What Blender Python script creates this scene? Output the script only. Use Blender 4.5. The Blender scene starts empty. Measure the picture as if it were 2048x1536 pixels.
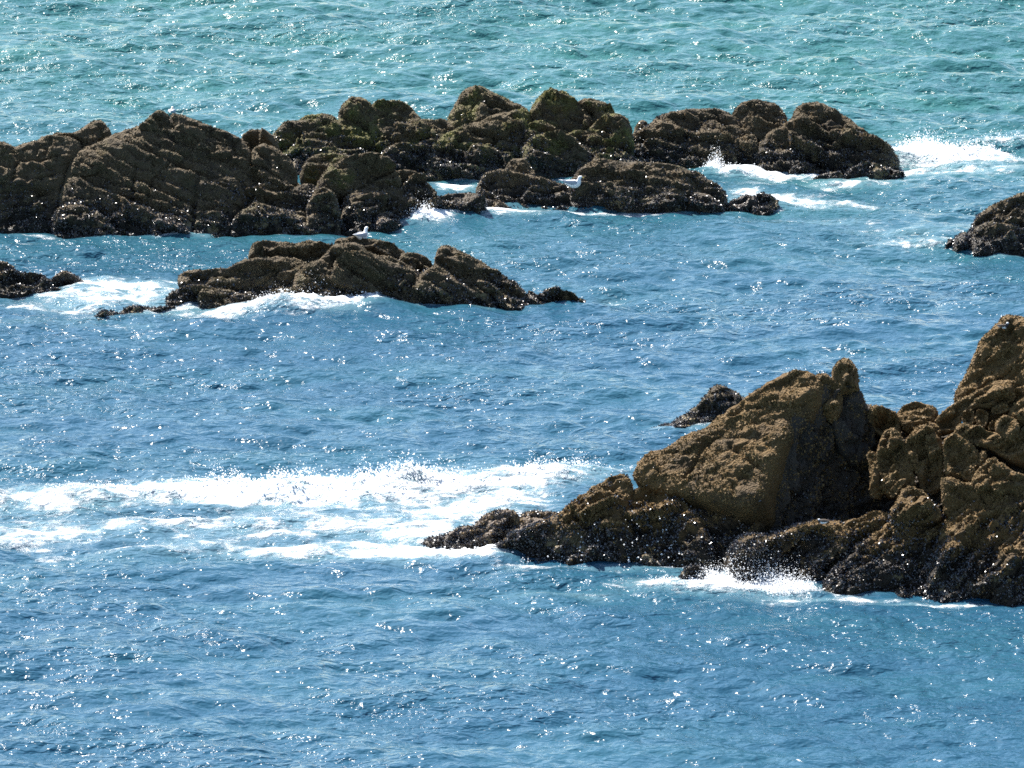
import bpy, math, random
import numpy as np

rng = np.random.default_rng(7)
random.seed(7)
C = bpy.context.scene.collection
R = math.radians

# ------------------------------------------------------------------ camera
FPX = 13000.0            # focal length in photo pixels (photo 2048 wide)
HCAM = 30.0              # clifftop height above the sea
PITCH = math.atan(2768.0 / FPX)
CAM = np.array([0.0, 0.0, HCAM])
cam_d = bpy.data.cameras.new('camera')
cam = bpy.data.objects.new('camera', cam_d)
C.objects.link(cam)
cam.location = CAM
cam.rotation_euler = (math.pi / 2 - PITCH, 0, 0)
cam_d.sensor_width = 36.0
cam_d.lens = FPX / 2048 * 36.0
cam_d.clip_start = 1.0
cam_d.clip_end = 20000.0
bpy.context.scene.camera = cam

# ------------------------------------------------------------------ sky and sun
SUN_EL, SUN_AZ = R(50.0), R(-34.0)      # azimuth from +Y, negative = to the left
sun_dir = np.array([math.sin(SUN_AZ) * math.cos(SUN_EL), math.cos(SUN_AZ) * math.cos(SUN_EL), math.sin(SUN_EL)])
world = bpy.data.worlds.new('World')
bpy.context.scene.world = world
world.use_nodes = True
wn = world.node_tree.nodes
sky = wn.new('ShaderNodeTexSky')
sky.sky_type = 'NISHITA'
sky.sun_disc = False
sky.sun_elevation = SUN_EL
sky.sun_rotation = SUN_AZ
sky.air_density = 1.0
sky.dust_density = 0.8
sky.ozone_density = 1.9
bg = wn['Background']
bg.inputs['Strength'].default_value = 0.075
world.node_tree.links.new(sky.outputs[0], bg.inputs['Color'])
sun_l = bpy.data.lights.new('sun', 'SUN')
sun_l.energy = 5.0
sun_l.angle = R(0.53)
sun_l.color = (1.0, 0.955, 0.89)
sun = bpy.data.objects.new('sun', sun_l)
C.objects.link(sun)
from mathutils import Vector
sun.rotation_euler = Vector(sun_dir).to_track_quat('Z', 'Y').to_euler()
sun.location = (0, 0, 60)

sc = bpy.context.scene
sc.view_settings.view_transform = 'Standard'
sc.view_settings.look = 'None'
sc.view_settings.exposure = 1.55
sc.view_settings.gamma = 1.0
sc.view_settings.use_curve_mapping = False
sc.render.engine = 'CYCLES'
sc.cycles.use_denoising = False
sc.cycles.max_bounces = 6
sc.cycles.diffuse_bounces = 4
sc.cycles.glossy_bounces = 3
sc.cycles.sample_clamp_direct = 3.0
sc.cycles.sample_clamp_indirect = 4.0
sc.cycles.caustics_reflective = False
sc.cycles.caustics_refractive = False
sc.cycles.filter_width = 1.6

FWD = np.array([0, math.cos(PITCH), -math.sin(PITCH)])
UPV = np.array([0, math.sin(PITCH), math.cos(PITCH)])
RGT = np.array([1.0, 0, 0])


def ray(u, v):
    u = np.asarray(u, float); v = np.asarray(v, float)
    return FWD + ((u - 1024) / FPX)[..., None] * RGT - ((v - 768) / FPX)[..., None] * UPV


def on_sea(u, v):
    """Point of the sea surface seen at photo pixel (u, v)."""
    r = ray(u, v)
    t = -HCAM / r[..., 2]
    return CAM + r * t[..., None]


# ------------------------------------------------------------------ noise (numpy)
_PERM = np.random.default_rng(11).permutation(512).astype(np.int64)
_GRAD = np.random.default_rng(12).normal(size=(512, 3))
_GRAD /= np.linalg.norm(_GRAD, axis=1)[:, None]
_RND = np.random.default_rng(13).random((512, 3))


def _hash(i, j, k):
    return _PERM[(_PERM[(_PERM[i & 511] + j) & 511] + k) & 511]


def pnoise(p):
    p = np.asarray(p, float)
    f = np.floor(p); q = p - f
    i, j, k = f[..., 0].astype(np.int64), f[..., 1].astype(np.int64), f[..., 2].astype(np.int64)
    w = q * q * q * (q * (q * 6 - 15) + 10)
    out = 0
    for a in (0, 1):
        wx = w[..., 0] if a else 1 - w[..., 0]
        for b in (0, 1):
            wy = w[..., 1] if b else 1 - w[..., 1]
            for c in (0, 1):
                wz = w[..., 2] if c else 1 - w[..., 2]
                g = _GRAD[_hash(i + a, j + b, k + c)]
                out = out + wx * wy * wz * (g[..., 0] * (q[..., 0] - a) + g[..., 1] * (q[..., 1] - b) + g[..., 2] * (q[..., 2] - c))
    return out * 1.5


def fbm(p, octv=4, gain=0.5):
    out, a, tot = 0, 1.0, 0
    p = np.asarray(p, float)
    for o in range(octv):
        out = out + a * pnoise(p * (2.03 ** o) + 17.3 * o); tot += a; a *= gain
    return out / tot


def worley(p):
    """F1 and F2 distances."""
    p = np.asarray(p, float)
    f = np.floor(p); q = p - f
    i, j, k = f[..., 0].astype(np.int64), f[..., 1].astype(np.int64), f[..., 2].astype(np.int64)
    f1 = np.full(p.shape[:-1], 9.0); f2 = f1.copy()
    for a in (-1, 0, 1):
        for b in (-1, 0, 1):
            for c in (-1, 0, 1):
                r = _RND[_hash(i + a, j + b, k + c)]
                d = np.sqrt((a + r[..., 0] - q[..., 0]) ** 2 + (b + r[..., 1] - q[..., 1]) ** 2 + (c + r[..., 2] - q[..., 2]) ** 2)
                n1 = np.minimum(f1, d)
                f2 = np.minimum(f2, np.maximum(f1, d))
                f1 = n1
    return f1, f2


def facet(p):
    """2-D broken facets: per point the random height of its cell and its tilted local offsets."""
    f = np.floor(p); i, j = f[:, 0].astype(np.int64), f[:, 1].astype(np.int64)
    best = np.full(len(p), 9.0); hv = np.zeros(len(p)); tx = hv.copy(); ty = hv.copy()
    for a in (-1, 0, 1):
        for b in (-1, 0, 1):
            hsh = _hash(i + a, j + b, (i + a) * 0 + 5)
            r = _RND[hsh]; r2 = _RND[(hsh * 7 + 101) & 511]
            dx = i + a + r[:, 0] - p[:, 0]; dy = j + b + r[:, 1] - p[:, 1]
            d = dx * dx + dy * dy
            m = d < best
            best = np.where(m, d, best)
            hv = np.where(m, r[:, 2] - 0.5, hv)
            tx = np.where(m, -dx * (r2[:, 0] - 0.5) * 2, tx); ty = np.where(m, -dy * (r2[:, 1] - 0.75) * 2, ty)
    return hv, tx, ty


# ------------------------------------------------------------------ object helpers
def link_mesh(name, verts, faces, mat, parent=None, smooth=True, loc=None):
    """faces: int array (n,3) or (n,4), or list of arrays of these."""
    me = bpy.data.meshes.new(name)
    verts = np.asarray(verts, np.float32)
    if loc is not None:
        verts = verts - np.asarray(loc, np.float32)
    fl = faces if isinstance(faces, list) else [faces]
    fl = [np.asarray(f, np.int32) for f in fl if len(f)]
    loops = np.concatenate([f.ravel() for f in fl])
    counts = np.concatenate([np.full(len(f), f.shape[1], np.int32) for f in fl])
    me.vertices.add(len(verts)); me.vertices.foreach_set('co', verts.ravel())
    me.loops.add(len(loops)); me.loops.foreach_set('vertex_index', loops)
    me.polygons.add(len(counts))
    me.polygons.foreach_set('loop_start', np.concatenate([[0], np.cumsum(counts)[:-1]]).astype(np.int32))
    me.polygons.foreach_set('loop_total', counts)
    me.polygons.foreach_set('use_smooth', np.full(len(counts), bool(smooth)))
    me.update(calc_edges=True)
    me.validate()
    me.materials.append(mat)
    o = bpy.data.objects.new(name, me)
    C.objects.link(o)
    if parent is not None:
        o.parent = parent
    if loc is not None and parent is None:
        o.location = [float(x) for x in loc]
    return o


def thing(name, label, cat, loc, group=None):
    o = bpy.data.objects.new(name, None)
    C.objects.link(o)
    o.location = [float(x) for x in loc]
    o.empty_display_size = 0.3
    o['label'] = label
    o['category'] = cat
    if group:
        o['group'] = group
    return o


# ------------------------------------------------------------------ materials
class NT:
    def __init__(self, name):
        self.m = bpy.data.materials.new(name); self.m.use_nodes = True
        self.t = self.m.node_tree; self.n = self.t.nodes; self.l = self.t.links
        self.bsdf = self.n['Principled BSDF']
        self.pos = self.n.new('ShaderNodeNewGeometry').outputs['Position']

    def link(self, a, b): self.l.new(a, b)

    def val(self, inp, x):
        if hasattr(x, 'links'): self.l.new(x, inp)
        else: inp.default_value = x

    def noise(self, scale, detail=4, rough=0.55, vec=None, dist=0.0):
        n = self.n.new('ShaderNodeTexNoise')
        n.inputs['Scale'].default_value = scale; n.inputs['Detail'].default_value = detail
        n.inputs['Roughness'].default_value = rough; n.inputs['Distortion'].default_value = dist
        self.l.new(vec or self.pos, n.inputs['Vector'])
        return n.outputs['Fac']

    def voronoi(self, scale, feature='F1', vec=None, out='Distance', rnd=1.0):
        n = self.n.new('ShaderNodeTexVoronoi'); n.feature = feature
        n.inputs['Scale'].default_value = scale; n.inputs['Randomness'].default_value = rnd
        self.l.new(vec or self.pos, n.inputs['Vector'])
        return n.outputs[out]

    def math(self, op, a, b=0.0, c=0.0, clamp=False):
        n = self.n.new('ShaderNodeMath'); n.operation = op; n.use_clamp = clamp
        for i, x in enumerate((a, b, c)): self.val(n.inputs[i], x)
        return n.outputs[0]

    def step(self, x, lo, hi):
        n = self.n.new('ShaderNodeMapRange'); n.interpolation_type = 'SMOOTHSTEP'
        self.val(n.inputs['Value'], x); self.val(n.inputs['From Min'], lo); self.val(n.inputs['From Max'], hi)
        return n.outputs['Result']

    def mix(self, fac, a, b):
        n = self.n.new('ShaderNodeMix'); n.data_type = 'RGBA'
        self.val(n.inputs[0], fac)
        for i, x in ((6, a), (7, b)):
            if hasattr(x, 'links'): self.l.new(x, n.inputs[i])
            else: n.inputs[i].default_value = (*x, 1)
        return n.outputs[2]

    def sep(self, v=None):
        n = self.n.new('ShaderNodeSeparateXYZ'); self.l.new(v or self.pos, n.inputs[0]); return n.outputs

    def mapping(self, scale=(1, 1, 1), rot=(0, 0, 0), loc=(0, 0, 0)):
        n = self.n.new('ShaderNodeMapping'); self.l.new(self.pos, n.inputs[0])
        n.inputs['Scale'].default_value = scale; n.inputs['Rotation'].default_value = rot; n.inputs['Location'].default_value = loc
        return n.outputs[0]

    def bump(self, h, dist, strength=1.0, nrm=None):
        n = self.n.new('ShaderNodeBump'); n.inputs['Distance'].default_value = dist; self.val(n.inputs['Strength'], strength)
        self.l.new(h, n.inputs['Height'])
        if nrm is not None: self.l.new(nrm, n.inputs['Normal'])
        return n.outputs[0]


def plain(name, col, rough=0.6, spec=0.5):
    m = NT(name)
    f = m.noise(40, 3)
    m.link(m.mix(f, [c * 0.85 for c in col], [min(1, c * 1.12) for c in col]), m.bsdf.inputs['Base Color'])
    m.bsdf.inputs['Roughness'].default_value = rough
    m.bsdf.inputs['Specular IOR Level'].default_value = spec
    return m.m


def rock_material(name, main, dark, pale, green, green_amt, zone):
    m = NT(name)
    z = m.sep()[2]
    n1 = m.noise(0.9, 5, 0.6)
    n2 = m.noise(5.0, 5, 0.65)
    n3 = m.noise(28.0, 4, 0.7)
    c = m.mix(m.step(n1, 0.30, 0.52), dark, main)
    c = m.mix(m.step(n2, 0.55, 0.72), c, pale)
    c = m.mix(m.math('MULTIPLY', m.step(m.noise(1.3, 4, 0.6, m.mapping(loc=(7, 3, 1))), 0.60 - 0.2 * green_amt, 0.72 - 0.1 * green_amt), min(1.0, green_amt)), c, green)
    c = m.mix(m.math('MULTIPLY', m.step(n3, 0.40, 0.68), 0.45), m.mix(0.5, c, dark), c)
    # white flecks of barnacle and droppings
    c = m.mix(m.math('MULTIPLY', m.step(m.noise(34, 2, 0.5), 0.70, 0.78), 0.5), c, (0.36, 0.31, 0.25))
    # dark mussel and weed belt, then bare scoured rock in patches close to the water
    zz = m.math('ADD', z, m.math('MULTIPLY', m.math('SUBTRACT', m.noise(1.6, 4), 0.5), 1.5))
    belt = m.step(zz, zone + 0.25, zone - 0.25)
    c = m.mix(m.math('MULTIPLY', belt, 0.88), c, (0.022, 0.019, 0.016))
    bare = m.math('MULTIPLY', m.step(z, 0.75, 0.15), m.step(m.noise(1.7, 4, 0.6, m.mapping(loc=(3, 9, 4))), 0.56, 0.64))
    c = m.mix(m.math('MULTIPLY', bare, 0.8), c, (0.26, 0.20, 0.11))
    m.link(c, m.bsdf.inputs['Base Color'])
    wet = m.step(z, 0.8, 0.0)
    m.link(m.math('SUBTRACT', 0.80, m.math('MULTIPLY', wet, 0.42)), m.bsdf.inputs['Roughness'])
    m.bsdf.inputs['Specular IOR Level'].default_value = 0.22
    h = m.math('ADD', m.math('MULTIPLY', n3, 0.6), m.math('MULTIPLY', m.voronoi(22.0), 0.9))
    h = m.math('ADD', h, m.math('MULTIPLY', n2, 1.6))
    m.link(m.bump(h, 0.06, 0.9), m.bsdf.inputs['Normal'])
    return m.m


ROCK_FAR = rock_material('rock_far', (0.122, 0.088, 0.046), (0.042, 0.032, 0.021), (0.22, 0.17, 0.11), (0.11, 0.125, 0.03), 0.25, 0.5)
ROCK_GREEN = rock_material('rock_green', (0.118, 0.088, 0.046), (0.044, 0.034, 0.022), (0.20, 0.165, 0.10), (0.155, 0.155, 0.035), 0.75, 0.45)
ROCK_SLAB = rock_material('rock_slab', (0.112, 0.080, 0.040), (0.046, 0.034, 0.021), (0.17, 0.135, 0.08), (0.11, 0.115, 0.03), 0.30, 0.25)
ROCK_NEAR = rock_material('rock_near', (0.175, 0.105, 0.036), (0.060, 0.039, 0.017), (0.24, 0.165, 0.085), (0.10, 0.105, 0.03), 0.12, 0.72)
ROCK_PALE = rock_material('rock_pale', (0.20, 0.155, 0.115), (0.08, 0.06, 0.045), (0.27, 0.22, 0.17), (0.11, 0.11, 0.04), 0.10, 0.20)
ROCK_GREY = rock_material('rock_shaded_grey', (0.080, 0.064, 0.048), (0.042, 0.035, 0.028), (0.11, 0.095, 0.075), (0.07, 0.07, 0.03), 0.05, 0.30)  # bare grey rock, its colour also darkened to stand in for shade


def mussel_material():
    m = NT('mussel_shell')
    c = m.mix(m.step(m.noise(9, 3), 0.4, 0.65), (0.011, 0.010, 0.012), (0.036, 0.027, 0.023))
    m.link(c, m.bsdf.inputs['Base Color'])
    m.bsdf.inputs['Roughness'].default_value = 0.27
    m.bsdf.inputs['Specular IOR Level'].default_value = 1.0
    return m.m


def crust_material(name, a, b, green=None):
    m = NT(name)
    c = m.mix(m.noise(3.0, 4, 0.6), a, b)
    if green:
        c = m.mix(m.math('MULTIPLY', m.step(m.noise(1.3, 4, 0.6, m.mapping(loc=(7, 3, 1))), 0.44, 0.62), 0.8), c, green)
    c = m.mix(m.step(m.noise(26, 2), 0.64, 0.74), c, (0.24, 0.19, 0.13))
    m.link(c, m.bsdf.inputs['Base Color'])
    m.bsdf.inputs['Roughness'].default_value = 0.75
    m.bsdf.inputs['Specular IOR Level'].default_value = 0.3
    return m.m


MUSSEL = mussel_material()
CRUST_FAR = crust_material('barnacle_crust_far', (0.050, 0.037, 0.020), (0.195, 0.145, 0.075))
CRUST_GREEN = crust_material('mossy_crust', (0.052, 0.039, 0.020), (0.185, 0.14, 0.068), (0.155, 0.155, 0.038))
CRUST_NEAR = crust_material('barnacle_crust_near', (0.082, 0.051, 0.018), (0.235, 0.150, 0.055))


def foam_material(name):
    m = NT(name)
    m.bsdf.inputs['Base Color'].default_value = (0.86, 0.88, 0.89, 1)
    m.bsdf.inputs['Roughness'].default_value = 0.55
    m.bsdf.inputs['Subsurface Weight'].default_value = 0.0
    return m.m


FOAM = foam_material('white_foam')


def sea_material():
    m = NT('sea_water')
    y = m.sep()[1]
    bignoise = m.noise(0.10, 3, 0.5, m.mapping(scale=(0.5, 1, 1)))
    yy = m.math('ADD', y, m.math('MULTIPLY', m.math('SUBTRACT', bignoise, 0.5), 18.0))
    far = m.step(yy, 146.0, 186.0)
    col = m.mix(far, (0.016, 0.066, 0.110), (0.023, 0.096, 0.102))
    mid = m.step(m.noise(0.35, 4, 0.55, m.mapping(scale=(0.45, 1, 1))), 0.42, 0.68)
    col = m.mix(m.math('MULTIPLY', mid, 0.45), col, m.mix(far, (0.022, 0.090, 0.120), (0.026, 0.122, 0.102)))
    # foam
    at = m.n.new('ShaderNodeAttribute'); at.attribute_name = 'foam'
    foam = at.outputs['Fac']
    st = m.mapping(scale=(0.7, 1.0, 1.0))
    lace = m.math('SUBTRACT', 1.0, m.voronoi(2.6, 'F1', m.mapping(scale=(0.8, 0.9, 1.0))))
    nn = m.math('ADD', m.math('MULTIPLY', m.noise(1.3, 7, 0.68, st, 0.6), 0.75), m.math('MULTIPLY', m.noise(7.0, 5, 0.7, st), 0.35))
    nn = m.math('ADD', nn, m.math('MULTIPLY', m.math('SUBTRACT', lace, 0.6), 0.12))
    fm = m.math('MULTIPLY', m.step(m.math('ADD', foam, m.math('MULTIPLY', m.math('SUBTRACT', nn, 0.56), 3.6)), 0.40, 1.25), m.step(foam, 0.02, 0.16))
    # aerated, milky water round the foam
    milky = m.math('MULTIPLY', m.step(foam, 0.05, 0.9), 0.38)
    col = m.mix(milky, col, (0.20, 0.33, 0.36))
    col = m.mix(fm, col, (0.86, 0.88, 0.89))
    m.link(col, m.bsdf.inputs['Base Color'])
    m.link(m.math('ADD', 0.085, m.math('MULTIPLY', fm, 0.5)), m.bsdf.inputs['Roughness'])
    m.bsdf.inputs['IOR'].default_value = 1.333
    # ripples smaller than the mesh
    r1 = m.noise(4.8, 2, 0.5, m.mapping(scale=(0.75, 1.0, 1.0)), 0.3)
    r2 = m.noise(13.0, 2, 0.5, m.mapping(scale=(0.8, 1.0, 1.0), rot=(0, 0, 0.3)))
    h = m.math('ADD', m.math('MULTIPLY', r1, 1.0), m.math('MULTIPLY', r2, 0.13))
    h = m.math('ADD', h, m.math('MULTIPLY', m.math('MULTIPLY', fm, m.noise(10, 5, 0.7)), 0.8))
    wind = m.math('ADD', 0.47, m.math('MULTIPLY', m.step(m.noise(0.22, 3, 0.55, m.mapping(scale=(0.6, 1, 1), loc=(4, 2, 0))), 0.35, 0.65), 0.48))
    m.link(m.bump(h, 0.16, wind), m.bsdf.inputs['Normal'])
    return m.m


SEA = sea_material()

# ------------------------------------------------------------------ the sea
DX = 0.08
NF = 1024
LT = NF * DX


def ocean(seed, lw, small, wind, slope, spread=0.25):
    r = np.random.default_rng(seed)
    k1 = 2 * np.pi * np.fft.fftfreq(NF, DX)
    kx, ky = np.meshgrid(k1, k1)
    k = np.hypot(kx, ky); k[0, 0] = 1
    th = np.arctan2(ky, kx) - wind
    P = np.exp(-1 / (k * lw) ** 2) / k ** 4 * (np.cos(th) ** 2 * (1 - spread) + spread) * np.exp(-(k * small) ** 2)
    P[0, 0] = 0
    h0 = np.sqrt(P) * (r.normal(size=k.shape) + 1j * r.normal(size=k.shape))
    h = np.fft.ifft2(h0)
    sx = np.fft.ifft2(1j * kx * h0).real; sy = np.fft.ifft2(1j * ky * h0).real
    s = slope / math.sqrt((sx ** 2 + sy ** 2).mean())
    dx = np.fft.ifft2(-1j * kx / k * h0).real * s
    dy = np.fft.ifft2(-1j * ky / k * h0).real * s
    return h.real * s, dx, dy


X0, Y0 = -20.48, 100.0
NX, NY = 513, 1450
gx = X0 + DX * np.arange(NX); gy = Y0 + DX * np.arange(NY)
GX, GY = np.meshgrid(gx, gy)
ii = (np.arange(NX) % NF); jj = (np.arange(NY) % NF)
h1, dx1, dy1 = ocean(3, 0.33, 0.060, R(84), 0.22, 0.08)          # wind chop
h2, dx2, dy2 = ocean(5, 1.5, 0.25, R(80), 0.070, 0.12)      # longer swell
tile = lambda a: a[np.ix_(jj, ii)]
farw = np.clip((GY - 160) / 25, 0, 1)
Z = tile(h1) * (1 + 0.25 * farw) + tile(h2) * (0.8 + 0.75 * farw)
ch = 0.8
PX = GX + ch * (tile(dx1) + 0.8 * tile(dx2)); PY = GY + ch * (tile(dy1) + 0.8 * tile(dy2))

# foam patches: photo pixel centre, pixel radii, amount
FOAMS = [
    (60, 1000, 170, 30, .95), (250, 985, 130, 30, .95), (420, 985, 120, 32, 1.0), (600, 990, 140, 36, 1.2), (760, 980, 140, 36, 1.15), (930, 968, 130, 34, 1.0),
    (1070, 955, 110, 26, .95), (1180, 945, 70, 16, .8), (60, 1065, 150, 28, .8), (260, 1055, 150, 24, .40), (480, 1060, 170, 26, .60), (700, 1055, 170, 24, .60),
    (900, 1030, 140, 30, .85), (1020, 1000, 110, 34, .75), (560, 1105, 150, 18, .62), (760, 1105, 150, 22, .85), (900, 1108, 110, 18, 1.25), (840, 1070, 90, 14, .9),
    (380, 1095, 120, 16, .40), (200, 1110, 150, 12, .30), (970, 1118, 60, 10, 1.0),
    (610, 622, 110, 12, 1.25), (720, 612, 50, 12, 1.1), (470, 625, 90, 12, .75), (330, 625, 110, 10, .55), (190, 575, 70, 9, 1.1), (290, 585, 100, 18, .75),
    (110, 612, 130, 12, .55), (60, 640, 200, 8, .38), (250, 650, 150, 5, .35), (1215, 595, 42, 9, .62),
    (1440, 346, 34, 9, 1.2), (1530, 348, 90, 8, 1.0), (1660, 352, 120, 8, .75), (1850, 318, 80, 14, 1.3), (1930, 315, 90, 14, 1.1), (2010, 318, 80, 14, .8), (1880, 345, 180, 10, .85),
    (2000, 288, 70, 5, .8), (1560, 402, 120, 10, .95), (1490, 388, 40, 8, .9), (1690, 412, 120, 8, .72), (1640, 446, 140, 7, .52), (1800, 462, 170, 8, .52), (1850, 488, 150, 7, .55),
    (1480, 505, 170, 6, .22), (915, 372, 46, 14, 1.0), (930, 434, 100, 6, .75), (1240, 428, 170, 3.5, 1.0), (855, 445, 45, 10, 1.2), (1060, 433, 60, 4, .6),
    (405, 468, 70, 2.5, .9), (130, 476, 120, 2.5, .6), (40, 495, 60, 3, .35), (588, 322, 14, 8, .8), (1295, 318, 40, 8, .5),
    (1490, 1166, 100, 20, 1.25), (1580, 1180, 60, 12, 1.1), (1390, 1172, 110, 16, .85), (1290, 1172, 80, 9, .45), (1120, 1188, 130, 8, .58), (1560, 1200, 110, 6, .5),
    (1780, 1204, 90, 3.5, .75), (1930, 1206, 100, 4.5, .75), (1000, 1150, 140, 4, .35), (1280, 1150, 160, 4, .3),
    (1350, 665, 180, 5, .30), (1700, 640, 150, 5, .28), (150, 735, 160, 5, .30), (480, 690, 160, 4, .22), (1950, 600, 100, 6, .30), (1230, 690, 120, 4, .24),
    (170, 596, 150, 16, .65), (1740, 366, 110, 7, .7), (1600, 372, 150, 7, .5), (1180, 1142, 120, 5, .5), (1060, 1140, 90, 6, .55), (1330, 1140, 80, 5, .5), (1700, 1196, 160, 4, .6),
    (680, 62, 40, 4, .45), (815, 58, 50, 4, .5), (70, 210, 60, 4, .35), (720, 130, 70, 4, .3), (1960, 100, 70, 4, .32),
]
foam = np.zeros_like(GX)
lump = np.zeros_like(GX)
for (u, v, ru, rv, a) in FOAMS:
    if 930 < v < 1125 and u < 1240:
        a *= 0.84 if v < 1040 else 1.05
    c = on_sea(u, v); e = on_sea(u + ru, v); f1 = on_sea(u, v - rv); f2 = on_sea(u, v + rv)
    rx = e[0] - c[0]; ry = (f1[1] - f2[1]) / 2
    q = ((GX - c[0]) / rx) ** 2 + ((GY - c[1]) / ry) ** 2
    g = a * np.exp(-np.minimum(q, 30) ** 1.15)
    foam = foam + g - foam * np.minimum(g, 1) * 0.6
# travelling bores: raised ridges of broken water  (u0,v0,u1,v1,height,width)
RIDGES = [(330, 985, 640, 992, .30, .55), (560, 992, 820, 982, .50, .60), (780, 982, 960, 972, .42, .55), (900, 975, 1250, 942, .30, .50), (-40, 1005, 330, 985, .24, .6),
          (820, 1112, 990, 1122, .20, .5), (300, 1055, 560, 1050, .16, .5), (560, 625, 770, 614, .30, .45), (820, 452, 900, 436, .30, .5),
          (1790, 318, 1960, 318, .45, .7), (1960, 292, 2090, 286, .25, .6), (1415, 350, 1470, 348, .32, .5), (1440, 1172, 1600, 1185, .16, .4)]
for (u0, v0, u1, v1, hh, ww) in RIDGES:
    a = on_sea(u0, v0)[:2]; b = on_sea(u1, v1)[:2]
    d = b - a; L2 = d @ d
    t = ((GX - a[0]) * d[0] + (GY - a[1]) * d[1]) / L2
    tc = np.clip(t, 0, 1)
    ex = GX - a[0] - tc * d[0]; ey = GY - a[1] - tc * d[1]
    ey = np.where(ey < 0, ey * 1.15, ey)
    ww *= 1.35
    g = np.exp(-(ex * ex + ey * ey) / (ww * ww))
    lump = np.maximum(lump, 0.8 * hh * g)
near = (foam > 0.3) | (lump > 0.03)
pts = np.stack([PX[near], PY[near], np.zeros(near.sum())], -1)
bil = np.abs(fbm(pts * np.array([1.6, 1.3, 1]), 4, 0.6)) * 2.2
soft = fbm(pts * np.array([0.7, 0.9, 1]) + 5, 3)
Z[near] += lump[near] * np.clip(0.8 + 0.9 * soft, 0.2, 1.6) + (np.clip(foam[near] - 0.3, 0, 1) * 0.07 + 0.10 * lump[near]) * (np.minimum(bil, 1.2) - 0.3)
# fade to flat at the border
fade = np.clip(np.minimum(np.minimum(GX - gx[0], gx[-1] - GX), np.minimum(GY - gy[0], gy[-1] - GY)) / 3.0, 0, 1)
Z *= fade; PX = GX + (PX - GX) * fade; PY = GY + (PY - GY) * fade
idx = np.arange(NX * NY).reshape(NY, NX)
quads = np.stack([idx[:-1, :-1], idx[:-1, 1:], idx[1:, 1:], idx[1:, :-1]], -1).reshape(-1, 4)
sv = np.stack([PX, PY, Z], -1).reshape(-1, 3)
n0 = len(sv)
ring = np.array([[-6000, -300, 0], [6000, -300, 0], [6000, 9000, 0], [-6000, 9000, 0]], float)
sv = np.concatenate([sv, ring])
tri = []
for edge, (ca, cb) in ((idx[0, :], (0, 1)), (idx[:, -1], (1, 2)), (idx[-1, ::-1], (2, 3)), (idx[::-1, 0], (3, 0))):
    half = len(edge) // 2
    for q in range(len(edge) - 1):
        tri.append((edge[q + 1], edge[q], n0 + (ca if q < half else cb)))
    tri.append((edge[half], n0 + ca, n0 + cb))
sea = link_mesh('sea', sv, [quads, np.array(tri)], SEA)
sea['kind'] = 'structure'


def sea_height(x, y):
    i = int(round((y - Y0) / DX)); j = int(round((x - X0) / DX))
    return float(Z[min(max(i, 0), NY - 1), min(max(j, 0), NX - 1)])


# ------------------------------------------------------------------ rocks
VIEWS = {'A': (0, 150, 700 / 2048), 'B': (600, 150, 700 / 2048), 'C': (1200, 150, 848 / 2048), 'D': (1200, 600, 848 / 2048),
         'E': (800, 880, 848 / 2048), 'F': (1700, 700, 348 / 2048), 'G': (1700, 950, 348 / 2048), 'H': (1400, 700, 400 / 2048)}


def chaikin(p, n=2):
    for _ in range(n):
        q = np.roll(p, -1, 0)
        p = np.stack([0.75 * p + 0.25 * q, 0.25 * p + 0.75 * q], 1).reshape(-1, 2)
    return p


def poly_dist(pts, poly):
    """Signed distance (inside > 0) and closest boundary point."""
    best = np.full(len(pts), 1e9); cp = np.zeros_like(pts); inside = np.zeros(len(pts), bool)
    n = len(poly)
    for i in range(n):
        a = poly[i]; b = poly[(i + 1) % n]; d = b - a
        L = d @ d
        if L < 1e-12: continue
        t = np.clip(((pts - a) @ d) / L, 0, 1)
        c = a + t[:, None] * d
        dd = ((pts - c) ** 2).sum(1)
        m = dd < best
        best[m] = dd[m]; cp[m] = c[m]
        cond = (a[1] > pts[:, 1]) != (b[1] > pts[:, 1])
        with np.errstate(divide='ignore', invalid='ignore'):
            xx = (b[0] - a[0]) * (pts[:, 1] - a[1]) / (b[1] - a[1]) + a[0]
        inside ^= cond & (pts[:, 0] < xx)
    d = np.sqrt(best)
    return np.where(inside, d, -d), cp


def normal_of(yaw, lean):
    y, l = R(yaw), R(lean)
    return np.array([math.sin(y) * math.cos(l), -math.cos(y) * math.cos(l), math.sin(l)])


WASH = []


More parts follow.
